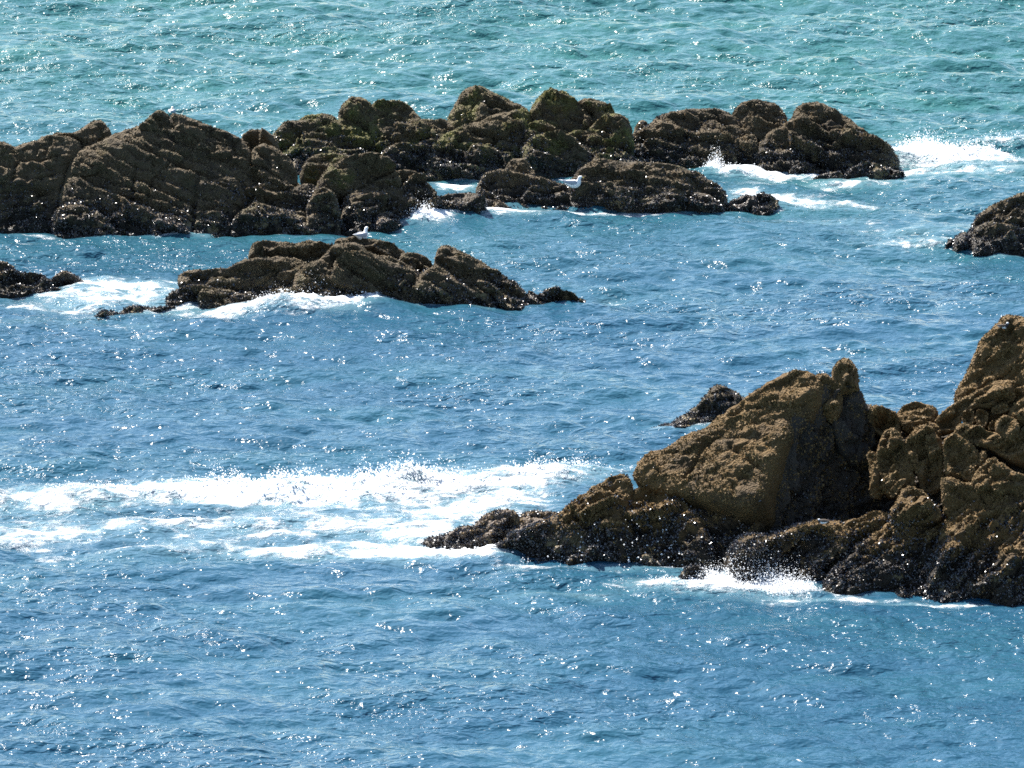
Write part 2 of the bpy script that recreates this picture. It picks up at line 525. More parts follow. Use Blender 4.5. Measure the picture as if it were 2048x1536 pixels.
class Outcrop:
    """One rock outcrop standing on the sea bed: an Empty on its waterline, and its boulders, slabs and ledges as parts."""

    def __init__(self, label, wl, lean, mat, crust, bed=(None, 0.4, 0.0), zone=0.5, step=0.04, group=None, name='rock_outcrop', mus=520, cru=520, seed=1):
        (u0, v0), (u1, v1) = wl
        self.a = on_sea(u0, v0); b = on_sea(u1, v1)
        d = b - self.a
        self.yaw = math.degrees(math.atan2(d[1], d[0]))        # direction of the waterline
        self.lean = lean
        self.n = normal_of(self.yaw, lean)
        self.mat, self.crust, self.bed, self.zone, self.step = mat, crust, bed, zone, step
        self.base = (self.a + b) / 2
        self.root = thing(name, label, 'rock', self.base, group)
        self.pts, self.nrm, self.wts = [], [], []
        self.mus, self.cru = mus, cru
        self.rng = np.random.default_rng(seed)
        self.seed = seed

    def piece(self, view, pts, name='boulder', off=0.0, yaw=None, lean=None, T=0.34, Rr=0.36, Tb=None, bed=None, mat=None, amp=1.0, fs=1.0, crack=1.0, grooves=(), bumps=(), flat=1.0, label=None, cover=1.0):
        ox, oy, s = VIEWS[view]
        px = np.array(pts, float) * s + np.array([ox, oy])
        px = chaikin(px, 1)
        cen = (px.max(0) + px.min(0)) / 2
        # centre of the piece on the outcrop's own plane, pushed out by off
        r = ray(cen[0], cen[1]); t = ((self.a - CAM) @ self.n) / (r @ self.n)
        P = CAM + r * t
        P = P + off * np.array([0, -1.0, 0.0])
        n = normal_of(self.yaw if yaw is None else yaw, self.lean if lean is None else lean)
        e1 = np.cross(np.array([0, 0, 1.0]), n); e1 /= np.linalg.norm(e1)
        e1 = e1 if e1[0] > 0 else -e1
        e2 = np.cross(n, e1); e2 = e2 if e2[2] > 0 else -e2
        rr = ray(px[:, 0], px[:, 1]); tt = ((P - CAM) @ n) / (rr @ n)
        W = CAM + rr * tt[:, None] - P
        poly = np.stack([W @ e1, W @ e2], -1)
        # ragged outline
        seg = np.linalg.norm(np.roll(poly, -1, 0) - poly, axis=1)
        fine = [poly[i] + (poly[(i + 1) % len(poly)] - poly[i]) * k / m_ for i in range(len(poly)) for m_ in [max(1, int(seg[i] / 0.10))] for k in range(m_)]
        poly = np.array(fine)
        ctr = poly.mean(0); size = min(np.ptp(poly[:, 0]), np.ptp(poly[:, 1]))
        j3 = np.concatenate([poly, np.full((len(poly), 1), self.seed * 3.7 + len(self.pts))], 1)
        amp_e = min(0.10, 0.09 * size)
        poly = poly + amp_e * np.stack([fbm(j3 * 1.9, 4, .6), fbm(j3 * 1.9 + 50, 4, .6)], -1)
        h = self.step
        lo = poly.min(0) - h; hi = poly.max(0) + h
        nx, ny = int((hi[0] - lo[0]) / h) + 2, int((hi[1] - lo[1]) / h) + 2
        S, Tt = np.meshgrid(lo[0] + h * np.arange(nx), lo[1] + h * np.arange(ny))
        g2 = np.stack([S.ravel(), Tt.ravel()], -1)
        sd, cp = poly_dist(g2, poly)
        ins = sd > 0
        q = np.arange(nx * ny).reshape(ny, nx)
        Q = np.stack([q[:-1, :-1], q[:-1, 1:], q[1:, 1:], q[1:, :-1]], -1).reshape(-1, 4)
        keep = ins[Q].any(1) & (sd[Q] > -1.6 * h).all(1)
        Q = Q[keep]
        used = np.unique(Q)
        remap = -np.ones(nx * ny, int); remap[used] = np.arange(len(used))
        Q = remap[Q]
        p2 = np.where(ins[:, None], g2, cp)[used]
        d = np.maximum(sd, 0)[used]
        rin = d.max()
        Rd = max(rin * Rr, 0.05)
        x = np.clip(d / Rd, 0, 1)
        g = np.sqrt(np.maximum(1 - (1 - x) ** 2, 0)) ** flat
        thick = T * min(rin, 1.4)
        thb = (Tb if Tb is not None else max(1.1 * thick, min(rin * 1.5, 1.2)))
        w0 = P + p2[:, :1] * e1 + p2[:, 1:] * e2
        gm = np.clip(d / max(0.12, 0.35 * rin), 0, 1)
        so = self.seed * 7.7 + len(self.pts) * 3.1
        disp = amp * (0.15 * fbm(w0 * 0.9 + so, 3) * min(1, rin) + 0.055 * fbm(w0 * 2.6 + so, 4, 0.6))
        f1, f2 = worley(w0 * 1.5 + 0.25 * fbm(w0 * 2, 2)[:, None] + so)
        disp += amp * 0.07 * min(1, rin * 1.3) * (np.minimum(f2 - f1, 0.30) / 0.30 - 0.7)
        f1, f2 = worley(w0 * 4.2 + so)
        disp += amp * 0.045 * (0.55 - f1)
        disp += 0.035 * fbm(w0 * 7 + so, 3, 0.65)
        ang, lam, B = bed if bed is not None else self.bed
        # broken faces: cells stretched along the layers, each tilted its own way
        al = R(ang if ang is not None else 20.0)
        la = math.cos(al) * p2[:, 0] + math.sin(al) * p2[:, 1]; lb = -math.sin(al) * p2[:, 0] + math.cos(al) * p2[:, 1]
        wq = 0.12 * np.stack([fbm(w0 * 2.2 + 3, 3), fbm(w0 * 2.2 + 43, 3)], -1)
        for (sa, sb, tilt, stepd) in ((1.25, 0.60, 0.55, 0.20), (0.50, 0.25, 0.50, 0.09), (0.21, 0.13, 0.40, 0.035)):
            sa *= fs; sb *= fs
            fq = facet(np.stack([(la + wq[:, 0]) / sa, (lb + wq[:, 1]) / sb], -1) + so)
            disp += amp * (fq[1] * sa * tilt * 0.5 + fq[2] * sb * tilt + stepd * fs * fq[0])
        if ang is not None and B > 0:
            a = R(ang)
            bb = -math.sin(a) * p2[:, 0] + math.cos(a) * p2[:, 1] + 0.16 * fbm(w0 * 0.9 + 5, 3) + 0.03 * fbm(w0 * 4, 2)
            bb = bb / lam
            bb = bb + 0.35 * np.sin(bb * 1.7 + so) * 0.6
            fi = np.floor(bb); fr = bb - fi
            rr_ = _RND[(fi.astype(int) * 37 + int(so * 10)) & 511]
            nose = 0.55 + 0.25 * rr_[:, 2]
            up = np.clip(fr / nose, 0, 1); dn = np.clip((1 - fr) / (1 - nose), 0, 1)
            prof = np.minimum(up ** 0.7, np.sin(dn * math.pi / 2) ** 0.9)
            run = np.clip(0.70 + 0.65 * fbm(np.stack([la * 0.8, fi * 3.3, fi * 0 + so], -1), 2), 0.12, 1.15)
            disp += 1.5 * B * run * (prof - 0.6) + B * 0.7 * (rr_[:, 0] - 0.5)
        c1, c2 = worley(np.stack([(la + wq[:, 0]) / 1.3, (lb + wq[:, 1]) / 0.42, np.full(len(la), so)], -1))
        disp -= 0.11 * crack * np.clip(1 - (c2 - c1) / 0.11, 0, 1)
        for (pl, wpx, dep) in grooves:
            gp = np.array(pl, float) * s + np.array([ox, oy])
            rg = ray(gp[:, 0], gp[:, 1]); tg = ((P - CAM) @ n) / (rg @ n)
            Wg = CAM + rg * tg[:, None] - P
            gg = np.stack([Wg @ e1, Wg @ e2], -1)
            best = np.full(len(p2), 1e9)
            for k in range(len(gg) - 1):
                dv = gg[k + 1] - gg[k]; tq = np.clip(((p2 - gg[k]) @ dv) / (dv @ dv), 0, 1)
                best = np.minimum(best, np.linalg.norm(p2 - gg[k] - tq[:, None] * dv, axis=1))
            best = best + 0.05 * fbm(w0 * 3, 2)
            disp -= dep * np.exp(-(best / wpx) ** 2)
        front = w0 + n * (thick * g + disp * gm)[:, None]
        back = w0 - n * (thb * g + 0.3 * disp * gm)[:, None]
        edge = d <= 0
        nb = len(used)
        bi = np.where(edge, np.arange(nb), 0)
        bidx = np.where(edge, np.arange(nb), nb + np.cumsum(~edge) - 1)
        V = np.concatenate([front, back[~edge]])
        V = V + 0.055 * np.stack([fbm(V * 2.6 + 31, 4, .6), fbm(V * 2.6 + 57, 4, .6), fbm(V * 2.6 + 83, 4, .6)], -1)
        Qb = bidx[Q][:, ::-1]
        bad = (bidx[Q] == Q).all(1)
        # wind front faces outward
        a_, b_, c_ = V[Q[:, 0]], V[Q[:, 1]], V[Q[:, 2]]
        if (np.cross(b_ - a_, c_ - a_) @ n).sum() < 0:
            Q = Q[:, ::-1]; Qb = Qb[:, ::-1]
        Qb = Qb[~bad]
        o = link_mesh(name, V - self.base, [Q, Qb], mat or self.mat, self.root)
        if label: o['label'] = label
        WASH.append(V[np.abs(V[:, 2]) < 0.10][:, :2])
        # surface samples for the growth
        a_, b_, c_, d_ = V[Q[:, 0]], V[Q[:, 1]], V[Q[:, 2]], V[Q[:, 3]]
        nn = np.cross(c_ - a_, d_ - b_); ar = np.linalg.norm(nn, axis=1) + 1e-12
        nn = nn / ar[:, None]; ar = ar * 0.5
        ce = (a_ + b_ + c_ + d_) / 4
        ok = (nn[:, 1] < 0.35) & (ce[:, 2] > -0.1)
        self.pts.append((a_[ok], b_[ok], c_[ok], d_[ok])); self.nrm.append(nn[ok]); self.wts.append(ar[ok] * cover)
        a_, b_, c_, d_ = V[Qb[:, 0]], V[Qb[:, 1]], V[Qb[:, 2]], V[Qb[:, 3]]
        nn = np.cross(c_ - a_, d_ - b_); ar = np.linalg.norm(nn, axis=1) + 1e-12
        nn = nn / ar[:, None]; ar = ar * 0.5
        ok = (nn[:, 2] > 0.30) & (a_[:, 2] > -0.1)
        self.pts.append((a_[ok], b_[ok], c_[ok], d_[ok])); self.nrm.append(nn[ok]); self.wts.append(ar[ok] * cover)
        return o

    def grow(self):
        """Mussels low on the rock and barnacle crust higher up, as two stuff parts."""
        A, B_, C_, D_ = [np.concatenate([p[i] for p in self.pts]) for i in range(4)]
        N = np.concatenate(self.nrm); W = np.concatenate(self.wts)
        for kind, dens in (('mussels', self.mus), ('barnacles', self.cru)):
            n = int(W.sum() * dens)
            f = self.rng.choice(len(W), n, p=W / W.sum())
            s, t = self.rng.random(n)[:, None], self.rng.random(n)[:, None]
            p = (A[f] * (1 - s) + B_[f] * s) * (1 - t) + (D_[f] * (1 - s) + C_[f] * s) * t
            nr = N[f]
            zz = p[:, 2] + 0.9 * fbm(p * 1.1 + 3, 3) + 0.5 * fbm(p * 3.1 + 9, 2)
            low = 1 / (1 + np.exp((zz - self.zone) * 6))
            bare = fbm(p * 1.7 + 40, 3) > 0.22
            if kind == 'mussels':
                k = (self.rng.random(n) < low * np.where(bare, 0.25, 1.0)) & (fbm(p * 2.6 + 13, 2) > -0.18)
            else:
                k = (self.rng.random(n) < (1 - low)) & (fbm(p * 2.2 + 23, 2) > -0.15)
            p, nr = p[k], nr[k]; n = len(p)
            if n < 10: continue
            ax = nr + (0.75 if kind == 'mussels' else 0.35) * self.rng.normal(size=(n, 3)); ax /= np.linalg.norm(ax, axis=1)[:, None]
            o1 = np.cross(ax, self.rng.normal(size=(n, 3))); o1 /= np.linalg.norm(o1, axis=1)[:, None]
            o2 = np.cross(ax, o1)
            if kind == 'mussels':
                L = (0.024 + 0.024 * self.rng.random(n))[:, None]; wd = L * 0.52; th = L * 0.34
                c = p + ax * L * 0.45
                V = np.stack([c - ax * L, c + o1 * wd + ax * L * .25, c + o2 * th + ax * L * .1, c - o1 * wd + ax * L * .25, c - o2 * th + ax * L * .1, c + ax * L], 1)
                F = np.array([[0, 2, 1], [0, 3, 2], [0, 4, 3], [0, 1, 4], [5, 1, 2], [5, 2, 3], [5, 3, 4], [5, 4, 1]])
                nv = 6
            else:
                L = (0.010 + 0.020 * self.rng.random(n) ** 1.5)[:, None]; wd = L * 1.15
                c = p - nr * 0.006
                V = np.stack([c + o1 * wd, c - o1 * wd * .5 + o2 * wd * .87, c - o1 * wd * .5 - o2 * wd * .87, c + ax * L * 1.5], 1)
                F = np.array([[0, 1, 3], [1, 2, 3], [2, 0, 3]])
                nv = 4
            faces = (F[None] + (np.arange(n) * nv)[:, None, None]).reshape(-1, 3)
            o = link_mesh(kind, V.reshape(-1, 3) - self.base, faces, MUSSEL if kind == 'mussels' else self.crust, self.root, smooth=False)
            o['kind'] = 'stuff'


# ---- far, at left: the big stepped outcrop
o = Outcrop('large dark stepped rock outcrop with tilted layers, cut by the left edge of the photo', ((0, 461), (600, 461)), 34, ROCK_FAR, CRUST_FAR, bed=(-24, 0.38, 0.13), zone=0.65, seed=1)
o.piece('A', [(-90, 560), (200, 500), (650, 420), (1000, 340), (1380, 450), (1600, 520), (1850, 720), (1990, 800), (1990, 1060), (-90, 1060)], name='ledge', off=-0.9, T=.25)
o.piece('A', [(1400, 350), (1480, 318), (1570, 330), (1640, 390), (1620, 600), (1400, 600)], off=-1.6)
o.piece('A', [(215, 375), (330, 345), (450, 335), (500, 310), (545, 278), (580, 268), (625, 290), (660, 345), (660, 430), (600, 640), (250, 640), (190, 470)], off=-0.7, bed=(20, .5, .06))
o.piece('A', [(-90, 405), (0, 396), (60, 402), (95, 425), (120, 412), (200, 383), (330, 360), (440, 372), (488, 420), (450, 500), (400, 560), (380, 680), (330, 760), (330, 1060), (-90, 1060)], off=-0.05, lean=38, T=.26, Rr=.3, amp=.55, bed=(14, .40, .13), label='rounded shoulder at the left end',
        grooves=[([(60, 420), (110, 520), (60, 700)], .07, .12), ([(-20, 720), (120, 690), (320, 720)], .06, .14)])
o.piece('A', [(330, 760), (390, 580), (405, 505), (470, 430), (560, 415), (640, 372), (700, 330), (800, 305), (900, 300), (1030, 330), (1200, 430), (1350, 560), (1450, 560), (1440, 700), (1400, 860), (1380, 1060), (320, 1060)], name='slab', off=0.0, lean=42, T=.24, Rr=.3, amp=.38, crack=.6, bed=(-27, .36, .17), label='broad stepped face of layers dipping to the right',
        grooves=[([(800, 570), (790, 640), (770, 780), (735, 1000)], .06, .13), ([(1165, 640), (1140, 760), (1125, 980)], .06, .14), ([(400, 560), (350, 700), (325, 860)], .06, .12), ([(1000, 560), (890, 640), (870, 760)], .04, .12)])
o.piece('A', [(410, 560), (430, 495), (500, 475), (590, 500), (600, 540), (540, 590), (450, 590)], off=0.3, bed=(-20, .3, .05))
o.piece('A', [(800, 305), (850, 272), (872, 235), (905, 208), (935, 204), (965, 220), (1000, 250), (1030, 300), (1040, 345), (960, 335), (850, 325)], off=0.1, bed=(-35, .25, .05), label='pale grey summit boulder streaked with droppings')
o.piece('A', [(985, 245), (1005, 232), (1030, 236), (1060, 245), (1110, 252), (1150, 268), (1250, 308), (1330, 330), (1400, 368), (1450, 420), (1476, 490), (1455, 580), (1400, 640), (1300, 610), (1180, 510), (1040, 440), (900, 410), (850, 345), (930, 320), (1030, 330)], name='slab', off=0.0, T=.30, bed=(-27, .5, .08))
o.piece('A', [(310, 850), (350, 770), (500, 730), (650, 725), (720, 790), (745, 880), (750, 1050), (310, 1060)], off=0.4, bed=(5, .4, .07))
o.piece('A', [(430, 900), (470, 845), (560, 850), (640, 885), (690, 930), (720, 1050), (420, 1050)], off=0.7, mat=ROCK_PALE)
o.piece('A', [(880, 900), (905, 850), (980, 830), (1090, 830), (1130, 880), (1140, 1040), (880, 1040)], off=0.5, mat=ROCK_PALE, name='ledge')
o.piece('A', [(1140, 720), (1200, 640), (1270, 600), (1350, 592), (1430, 645), (1440, 760), (1410, 880), (1380, 1060), (1130, 1060), (1140, 850)], off=0.2, bed=(-20, .30, .11))
o.piece('A', [(1462, 470), (1495, 410), (1560, 396), (1650, 450), (1712, 505), (1738, 570), (1745, 640), (1660, 650), (1560, 590), (1470, 540)], off=0.0, bed=(-35, .4, .06))
o.piece('A', [(1425, 590), (1475, 520), (1560, 550), (1640, 605), (1725, 640), (1725, 710), (1640, 730), (1500, 700), (1420, 690)], off=0.15, name='slab')
o.piece('A', [(1395, 740), (1430, 670), (1500, 655), (1640, 690), (1760, 640), (1850, 640), (1860, 720), (1800, 830), (1650, 850), (1540, 800), (1420, 830)], off=0.2, bed=(-12, .3, .11))
o.piece('A', [(1345, 900), (1375, 825), (1430, 790), (1490, 752), (1570, 760), (1650, 800), (1790, 800), (1810, 880), (1720, 950), (1650, 1060), (1330, 1060)], off=0.55)
o.piece('A', [(1640, 950), (1700, 880), (1780, 860), (1860, 880), (1950, 900), (2000, 1040), (1630, 1040)], off=0.75)
o.piece('A', [(1785, 850), (1795, 760), (1830, 675), (1890, 648), (1950, 680), (1985, 760), (1995, 860), (1990, 960), (1900, 990), (1790, 940)], off=0.6, bed=(None, 1, 0), label='upright rounded boulder with brown top')
o.grow()

# ---- low rocks in front of it, centre
o = Outcrop('low brown domed rocks joined to the big stepped outcrop, beside the white foam pool', ((690, 455), (860, 441)), 42, ROCK_FAR, CRUST_FAR, bed=(-10, .34, .08), zone=0.5, seed=2)
o.piece('B', [(20, 520), (60, 470), (150, 450), (260, 470), (330, 500), (300, 600), (100, 640), (20, 600)], off=-0.8, mat=ROCK_GREEN)
o.piece('B', [(95, 640), (140, 565), (230, 512), (300, 485), (400, 482), (480, 500), (550, 560), (600, 640), (560, 730), (300, 730), (120, 700)], off=-0.1, T=.6, mat=ROCK_GREEN)
o.piece('B', [(360, 670), (480, 605), (600, 555), (660, 552), (705, 585), (760, 650), (810, 715), (740, 770), (560, 740), (400, 740)], off=0.1, name='ledge', bed=(12, .3, .05))
o.piece('B', [(230, 790), (270, 710), (330, 670), (430, 685), (560, 700), (700, 735), (720, 830), (600, 920), (580, 1020), (230, 1020)], off=0.25, bed=(4, .25, .09))
o.piece('B', [(240, 800), (300, 745), (370, 760), (415, 830), (420, 1000), (230, 1000)], off=0.6)
o.piece('B', [(420, 850), (480, 800), (560, 810), (590, 900), (600, 1000), (420, 1000)], off=0.55, name='ledge', mat=ROCK_PALE)
o.piece('B', [(700, 780), (740, 735), (830, 702), (960, 690), (1045, 715), (1100, 790), (1040, 900), (700, 920)], off=0.2, name='ledge')
o.grow()

# ---- back ridge, centre
o = Outcrop('long knobbly mossy brown ridge with three humps along the back of the reef', ((560, 346), (1260, 344)), 44, ROCK_GREEN, CRUST_GREEN, bed=(-14, .42, .07), zone=0.5, seed=3)
o.piece('B', [(-160, 420), (250, 320), (700, 340), (950, 250), (1300, 260), (1700, 320), (1900, 350), (1930, 680), (-160, 680)], name='ledge', off=-0.6, T=.25)
o.piece('B', [(-190, 400), (-130, 310), (-60, 275), (0, 268), (60, 245), (150, 238), (225, 255), (260, 340), (270, 620), (-60, 640), (-190, 520)], off=-0.3)
o.piece('B', [(222, 270), (238, 195), (270, 155), (300, 132), (345, 138), (410, 165), (440, 230), (470, 440), (300, 560), (210, 460)], off=-0.2)
o.piece('B', [(395, 260), (418, 178), (460, 158), (500, 150), (560, 150), (600, 162), (640, 195), (700, 250), (740, 340), (700, 440), (560, 500), (420, 460)], off=-0.15, lean=42, label='mossy yellow green slab')
o.piece('B', [(640, 320), (695, 268), (740, 258), (800, 262), (870, 268), (930, 340), (900, 500), (760, 540), (650, 490)], off=0.0)
o.piece('B', [(855, 275), (885, 200), (925, 145), (945, 98), (1000, 82), (1080, 84), (1150, 120), (1230, 155), (1290, 188), (1345, 215), (1360, 300), (1260, 400), (1100, 400), (960, 380), (870, 350)], off=-0.25)
o.piece('B', [(740, 440), (900, 320), (1060, 275), (1200, 225), (1290, 210), (1340, 290), (1320, 420), (1300, 520), (1230, 680), (1000, 700), (780, 690), (720, 560)], off=0.15)
o.piece('B', [(1345, 205), (1395, 135), (1430, 100), (1470, 92), (1520, 102), (1590, 135), (1650, 180), (1720, 290), (1680, 420), (1560, 420), (1420, 340), (1350, 270)], off=-0.2)
o.piece('B', [(1610, 170), (1650, 142), (1730, 150), (1800, 165), (1842, 215), (1850, 280), (1780, 340), (1680, 300)], off=-0.1, label='hump with yellow green moss on top')
o.piece('B', [(1650, 360), (1730, 275), (1820, 242), (1885, 238), (1940, 285), (1955, 370), (1950, 480), (1930, 640), (1750, 640), (1660, 480)], off=0.2)
o.piece('B', [(1275, 480), (1320, 405), (1420, 368), (1530, 370), (1640, 420), (1705, 475), (1710, 600), (1600, 680), (1440, 680), (1320, 620)], off=0.5, T=.65)
o.piece('B', [(1305, 350), (1330, 288), (1400, 268), (1470, 290), (1545, 345), (1510, 400), (1400, 410), (1310, 410)], off=0.3)
o.piece('B', [(1510, 380), (1590, 330), (1700, 330), (1760, 400), (1740, 500), (1640, 450)], off=0.35)
o.piece('B', [(470, 450), (590, 392), (720, 420), (810, 480), (800, 640), (560, 660), (480, 560)], off=0.35)
o.piece('B', [(-60, 520), (60, 420), (240, 440), (420, 450), (500, 540), (420, 640), (-60, 640)], off=0.1)
o.piece('B', [(1690, 520), (1760, 460), (1900, 470), (2000, 500), (2000, 640), (1690, 660)], off=0.6, name='ledge')
o.grow()

# ---- front of reef, centre right, where the gull stands
o = Outcrop('pair of low rounded rocks with the standing gull between them', ((960, 417), (1450, 414)), 42, ROCK_FAR, CRUST_FAR, bed=(-10, .32, .08), zone=0.45, seed=4)
o.piece('B', [(1190, 560), (1215, 510), (1255, 490), (1310, 492), (1360, 545), (1400, 640), (1300, 720), (1200, 680)], off=-0.4)
o.piece('B', [(1020, 700), (1055, 620), (1088, 565), (1200, 552), (1330, 590), (1450, 622), (1560, 652), (1620, 720), (1620, 900), (1270, 900), (1130, 820), (1040, 760)], off=0.0)
o.piece('B', [(970, 760), (1010, 715), (1120, 725), (1220, 770), (1270, 815), (1285, 900), (960, 900)], off=0.4, name='ledge', mat=ROCK_PALE)
o.piece('B', [(1560, 700), (1600, 600), (1690, 515), (1770, 504), (1900, 515), (2000, 525), (2080, 545), (2160, 590), (2160, 900), (1600, 900)], off=0.15)
o.piece('C', [(100, 500), (180, 435), (270, 432), (350, 433), (440, 458), (520, 508), (590, 540), (618, 600), (612, 660), (600, 740), (80, 740)], off=0.2)
o.piece('C', [(120, 640), (160, 590), (300, 580), (450, 560), (560, 600), (600, 660), (590, 740), (110, 740)], off=0.6, name='ledge')
o.grow()
o = Outcrop('small black mussel covered rock standing alone in foam beside the low rounded rocks', ((1460, 417), (1556, 416)), 34, ROCK_FAR, CRUST_FAR, zone=0.8, seed=5)
o.piece('C', [(585, 655), (640, 602), (690, 580), (750, 585), (770, 620), (770, 720), (585, 720)], off=0.0, mat=ROCK_PALE)
o.piece('C', [(720, 620), (760, 575), (800, 562), (850, 592), (868, 630), (870, 720), (720, 720)], off=0.1)
o.grow()

# ---- back ridge, right
o = Outcrop('brown rock ridge with a deep notch, sloping into surf at the reef end', ((1260, 328), (1700, 334)), 44, ROCK_FAR, CRUST_FAR, bed=(-16, .40, .08), zone=0.42, seed=6)
o.piece('C', [(155, 265), (185, 226), (222, 226), (245, 260), (250, 420), (160, 420)], off=-0.5)
o.piece('C', [(125, 360), (150, 310), (200, 270), (290, 205), (400, 174), (520, 164), (610, 184), (670, 225), (710, 320), (700, 480), (560, 540), (300, 540), (130, 540)], off=0.0)
o.piece('C', [(635, 215), (655, 160), (690, 132), (735, 124), (800, 134), (860, 150), (888, 185), (906, 240), (905, 330), (760, 380), (660, 330)], off=-0.1)
o.piece('C', [(450, 470), (520, 390), (640, 320), (740, 290), (780, 360), (760, 460), (740, 560), (440, 560)], off=0.35)
o.piece('C', [(130, 450), (190, 330), (330, 320), (470, 380), (520, 460), (480, 560), (130, 560)], off=0.35)
o.piece('C', [(735, 400), (790, 310), (880, 270), (920, 240), (938, 200), (960, 164), (1030, 149), (1100, 164), (1190, 220), (1260, 280), (1330, 320), (1400, 358), (1442, 405), (1440, 470), (1250, 540), (900, 560), (735, 540)], off=0.1, T=.5)
o.piece('C', [(735, 430), (780, 340), (870, 300), (960, 330), (1010, 430), (1000, 540), (735, 540)], off=0.45)
o.piece('C', [(900, 470), (950, 435), (1000, 430), (1035, 465), (1040, 540), (900, 540)], off=0.9)
o.grow()
o = Outcrop('low flat wet black rock shelf awash below the sloping end of the reef', ((1640, 354), (1810, 354)), 42, ROCK_FAR, CRUST_FAR, zone=0.9, seed=7)
o.piece('C', [(1180, 470), (1220, 440), (1290, 425), (1345, 445), (1410, 462), (1470, 472), (1485, 540), (1180, 540)], off=0.0, name='ledge')
o.piece('C', [(1030, 500), (1070, 478), (1130, 470), (1180, 480), (1200, 540), (1030, 540)], off=0.0, name='ledge')
o.grow()

# ---- middle slab island
o = Outcrop('slanting layered slab rock island in mid water with a gull resting on top', ((340, 612), (1060, 608)), 34, ROCK_SLAB, CRUST_FAR, bed=(-25, .42, .10), zone=0.30, seed=8)
o.piece('A', [(1440, 1080), (1470, 990), (1520, 968), (1650, 982), (1760, 980), (1830, 978), (1950, 1000), (2060, 1050), (2060, 1230), (1900, 1200), (1700, 1150), (1500, 1130)], name='slab', off=-0.45, bed=(-4, .28, .07))
o.piece('A', [(1035, 1210), (1050, 1160), (1120, 1140), (1280, 1140), (1390, 1112), (1450, 1075), (1600, 1070), (1780, 1080), (1860, 1130), (1860, 1260), (1750, 1330), (1450, 1340), (1250, 1310), (1060, 1270)], name='slab', off=-0.1, bed=(4, .3, .07))
o.piece('A', [(970, 1325), (1000, 1268), (1080, 1238), (1250, 1240), (1450, 1290), (1600, 1290), (1750, 1270), (1860, 1340), (1860, 1480), (970, 1480)], name='slab', off=0.15, bed=(3, .3, .07))
o.piece('B', [(195, 995), (215, 965), (260, 955), (330, 950), (430, 962), (500, 982), (570, 1010), (625, 1040), (640, 1120), (520, 1140), (400, 1090), (300, 1040)], name='slab', off=-0.5, T=.6, bed=(-16, .35, .03), label='smooth dark top slab')
o.piece('B', [(-60, 1180), (40, 1120), (130, 1085), (200, 1010), (240, 992), (310, 990), (390, 1022), (440, 1070), (600, 1130), (700, 1190), (800, 1330), (820, 1480), (400, 1480), (-60, 1480)], name='slab', off=0.05, T=.55, bed=(-26, .46, .12))
o.piece('B', [(565, 1090), (600, 1045), (650, 1034), (710, 1046), (760, 1080), (790, 1130), (780, 1200), (660, 1180), (580, 1140)], off=-0.2)
o.piece('B', [(415, 1110), (440, 1065), (480, 1055), (560, 1078), (650, 1118), (705, 1165), (720, 1230), (620, 1230), (480, 1170)], name='slab', off=0.2, T=.6)
o.piece('B', [(782, 1100), (795, 1040), (825, 1014), (870, 1012), (920, 1026), (1000, 1065), (1100, 1125), (1200, 1185), (1280, 1235), (1322, 1270), (1342, 1320), (1352, 1480), (1100, 1480), (900, 1330), (780, 1200)], name='slab', off=0.0, T=.55, bed=(-30, .5, .07), label='steep smooth end slab')
o.piece('B', [(620, 1330), (680, 1180), (740, 1150), (800, 1130), (900, 1180), (1020, 1250), (1150, 1330), (1180, 1480), (620, 1480)], name='slab', off=0.25, T=.5, bed=(-28, .4, .06))
o.piece('B', [(-120, 1260), (-20, 1240), (150, 1290), (330, 1330), (480, 1360), (500, 1480), (-120, 1480)], name='ledge', off=0.3, cover=1.6)
o.piece('B', [(1320, 1290), (1350, 1262), (1400, 1288), (1440, 1268), (1485, 1248), (1540, 1278), (1620, 1295), (1672, 1322), (1680, 1420), (1320, 1440)], name='ledge', off=0.0, cover=1.6)
o.grow()
o = Outcrop('thin dark rock tail barely above water at the left foot of the slab island', ((175, 634), (345, 615)), 40, ROCK_SLAB, CRUST_FAR, zone=0.7, seed=9)
o.piece('A', [(505, 1455), (570, 1392), (650, 1378), (700, 1400), (860, 1395), (850, 1500), (505, 1510)], name='ledge')
o.piece('A', [(700, 1390), (755, 1350), (820, 1352), (900, 1372), (1000, 1355), (1030, 1380), (1020, 1470), (700, 1470)], name='ledge')
o.grow()
o = Outcrop('low crusty black and tan rock cut by the left edge, foam at its tip', ((0, 583), (200, 585)), 40, ROCK_FAR, CRUST_FAR, zone=0.6, seed=10)
o.piece('A', [(-90, 1130), (-40, 1100), (20, 1092), (75, 1108), (100, 1150), (190, 1170), (280, 1185), (310, 1250), (300, 1380), (-90, 1400)], off=0)
o.piece('A', [(270, 1230), (340, 1168), (400, 1168), (450, 1190), (510, 1222), (500, 1330), (270, 1330)], off=-0.5, mat=ROCK_PALE)
o.piece('A', [(220, 1290), (290, 1245), (400, 1262), (540, 1272), (600, 1285), (655, 1302), (640, 1370), (220, 1380)], name='ledge', off=0.2, mat=ROCK_PALE)
o.grow()

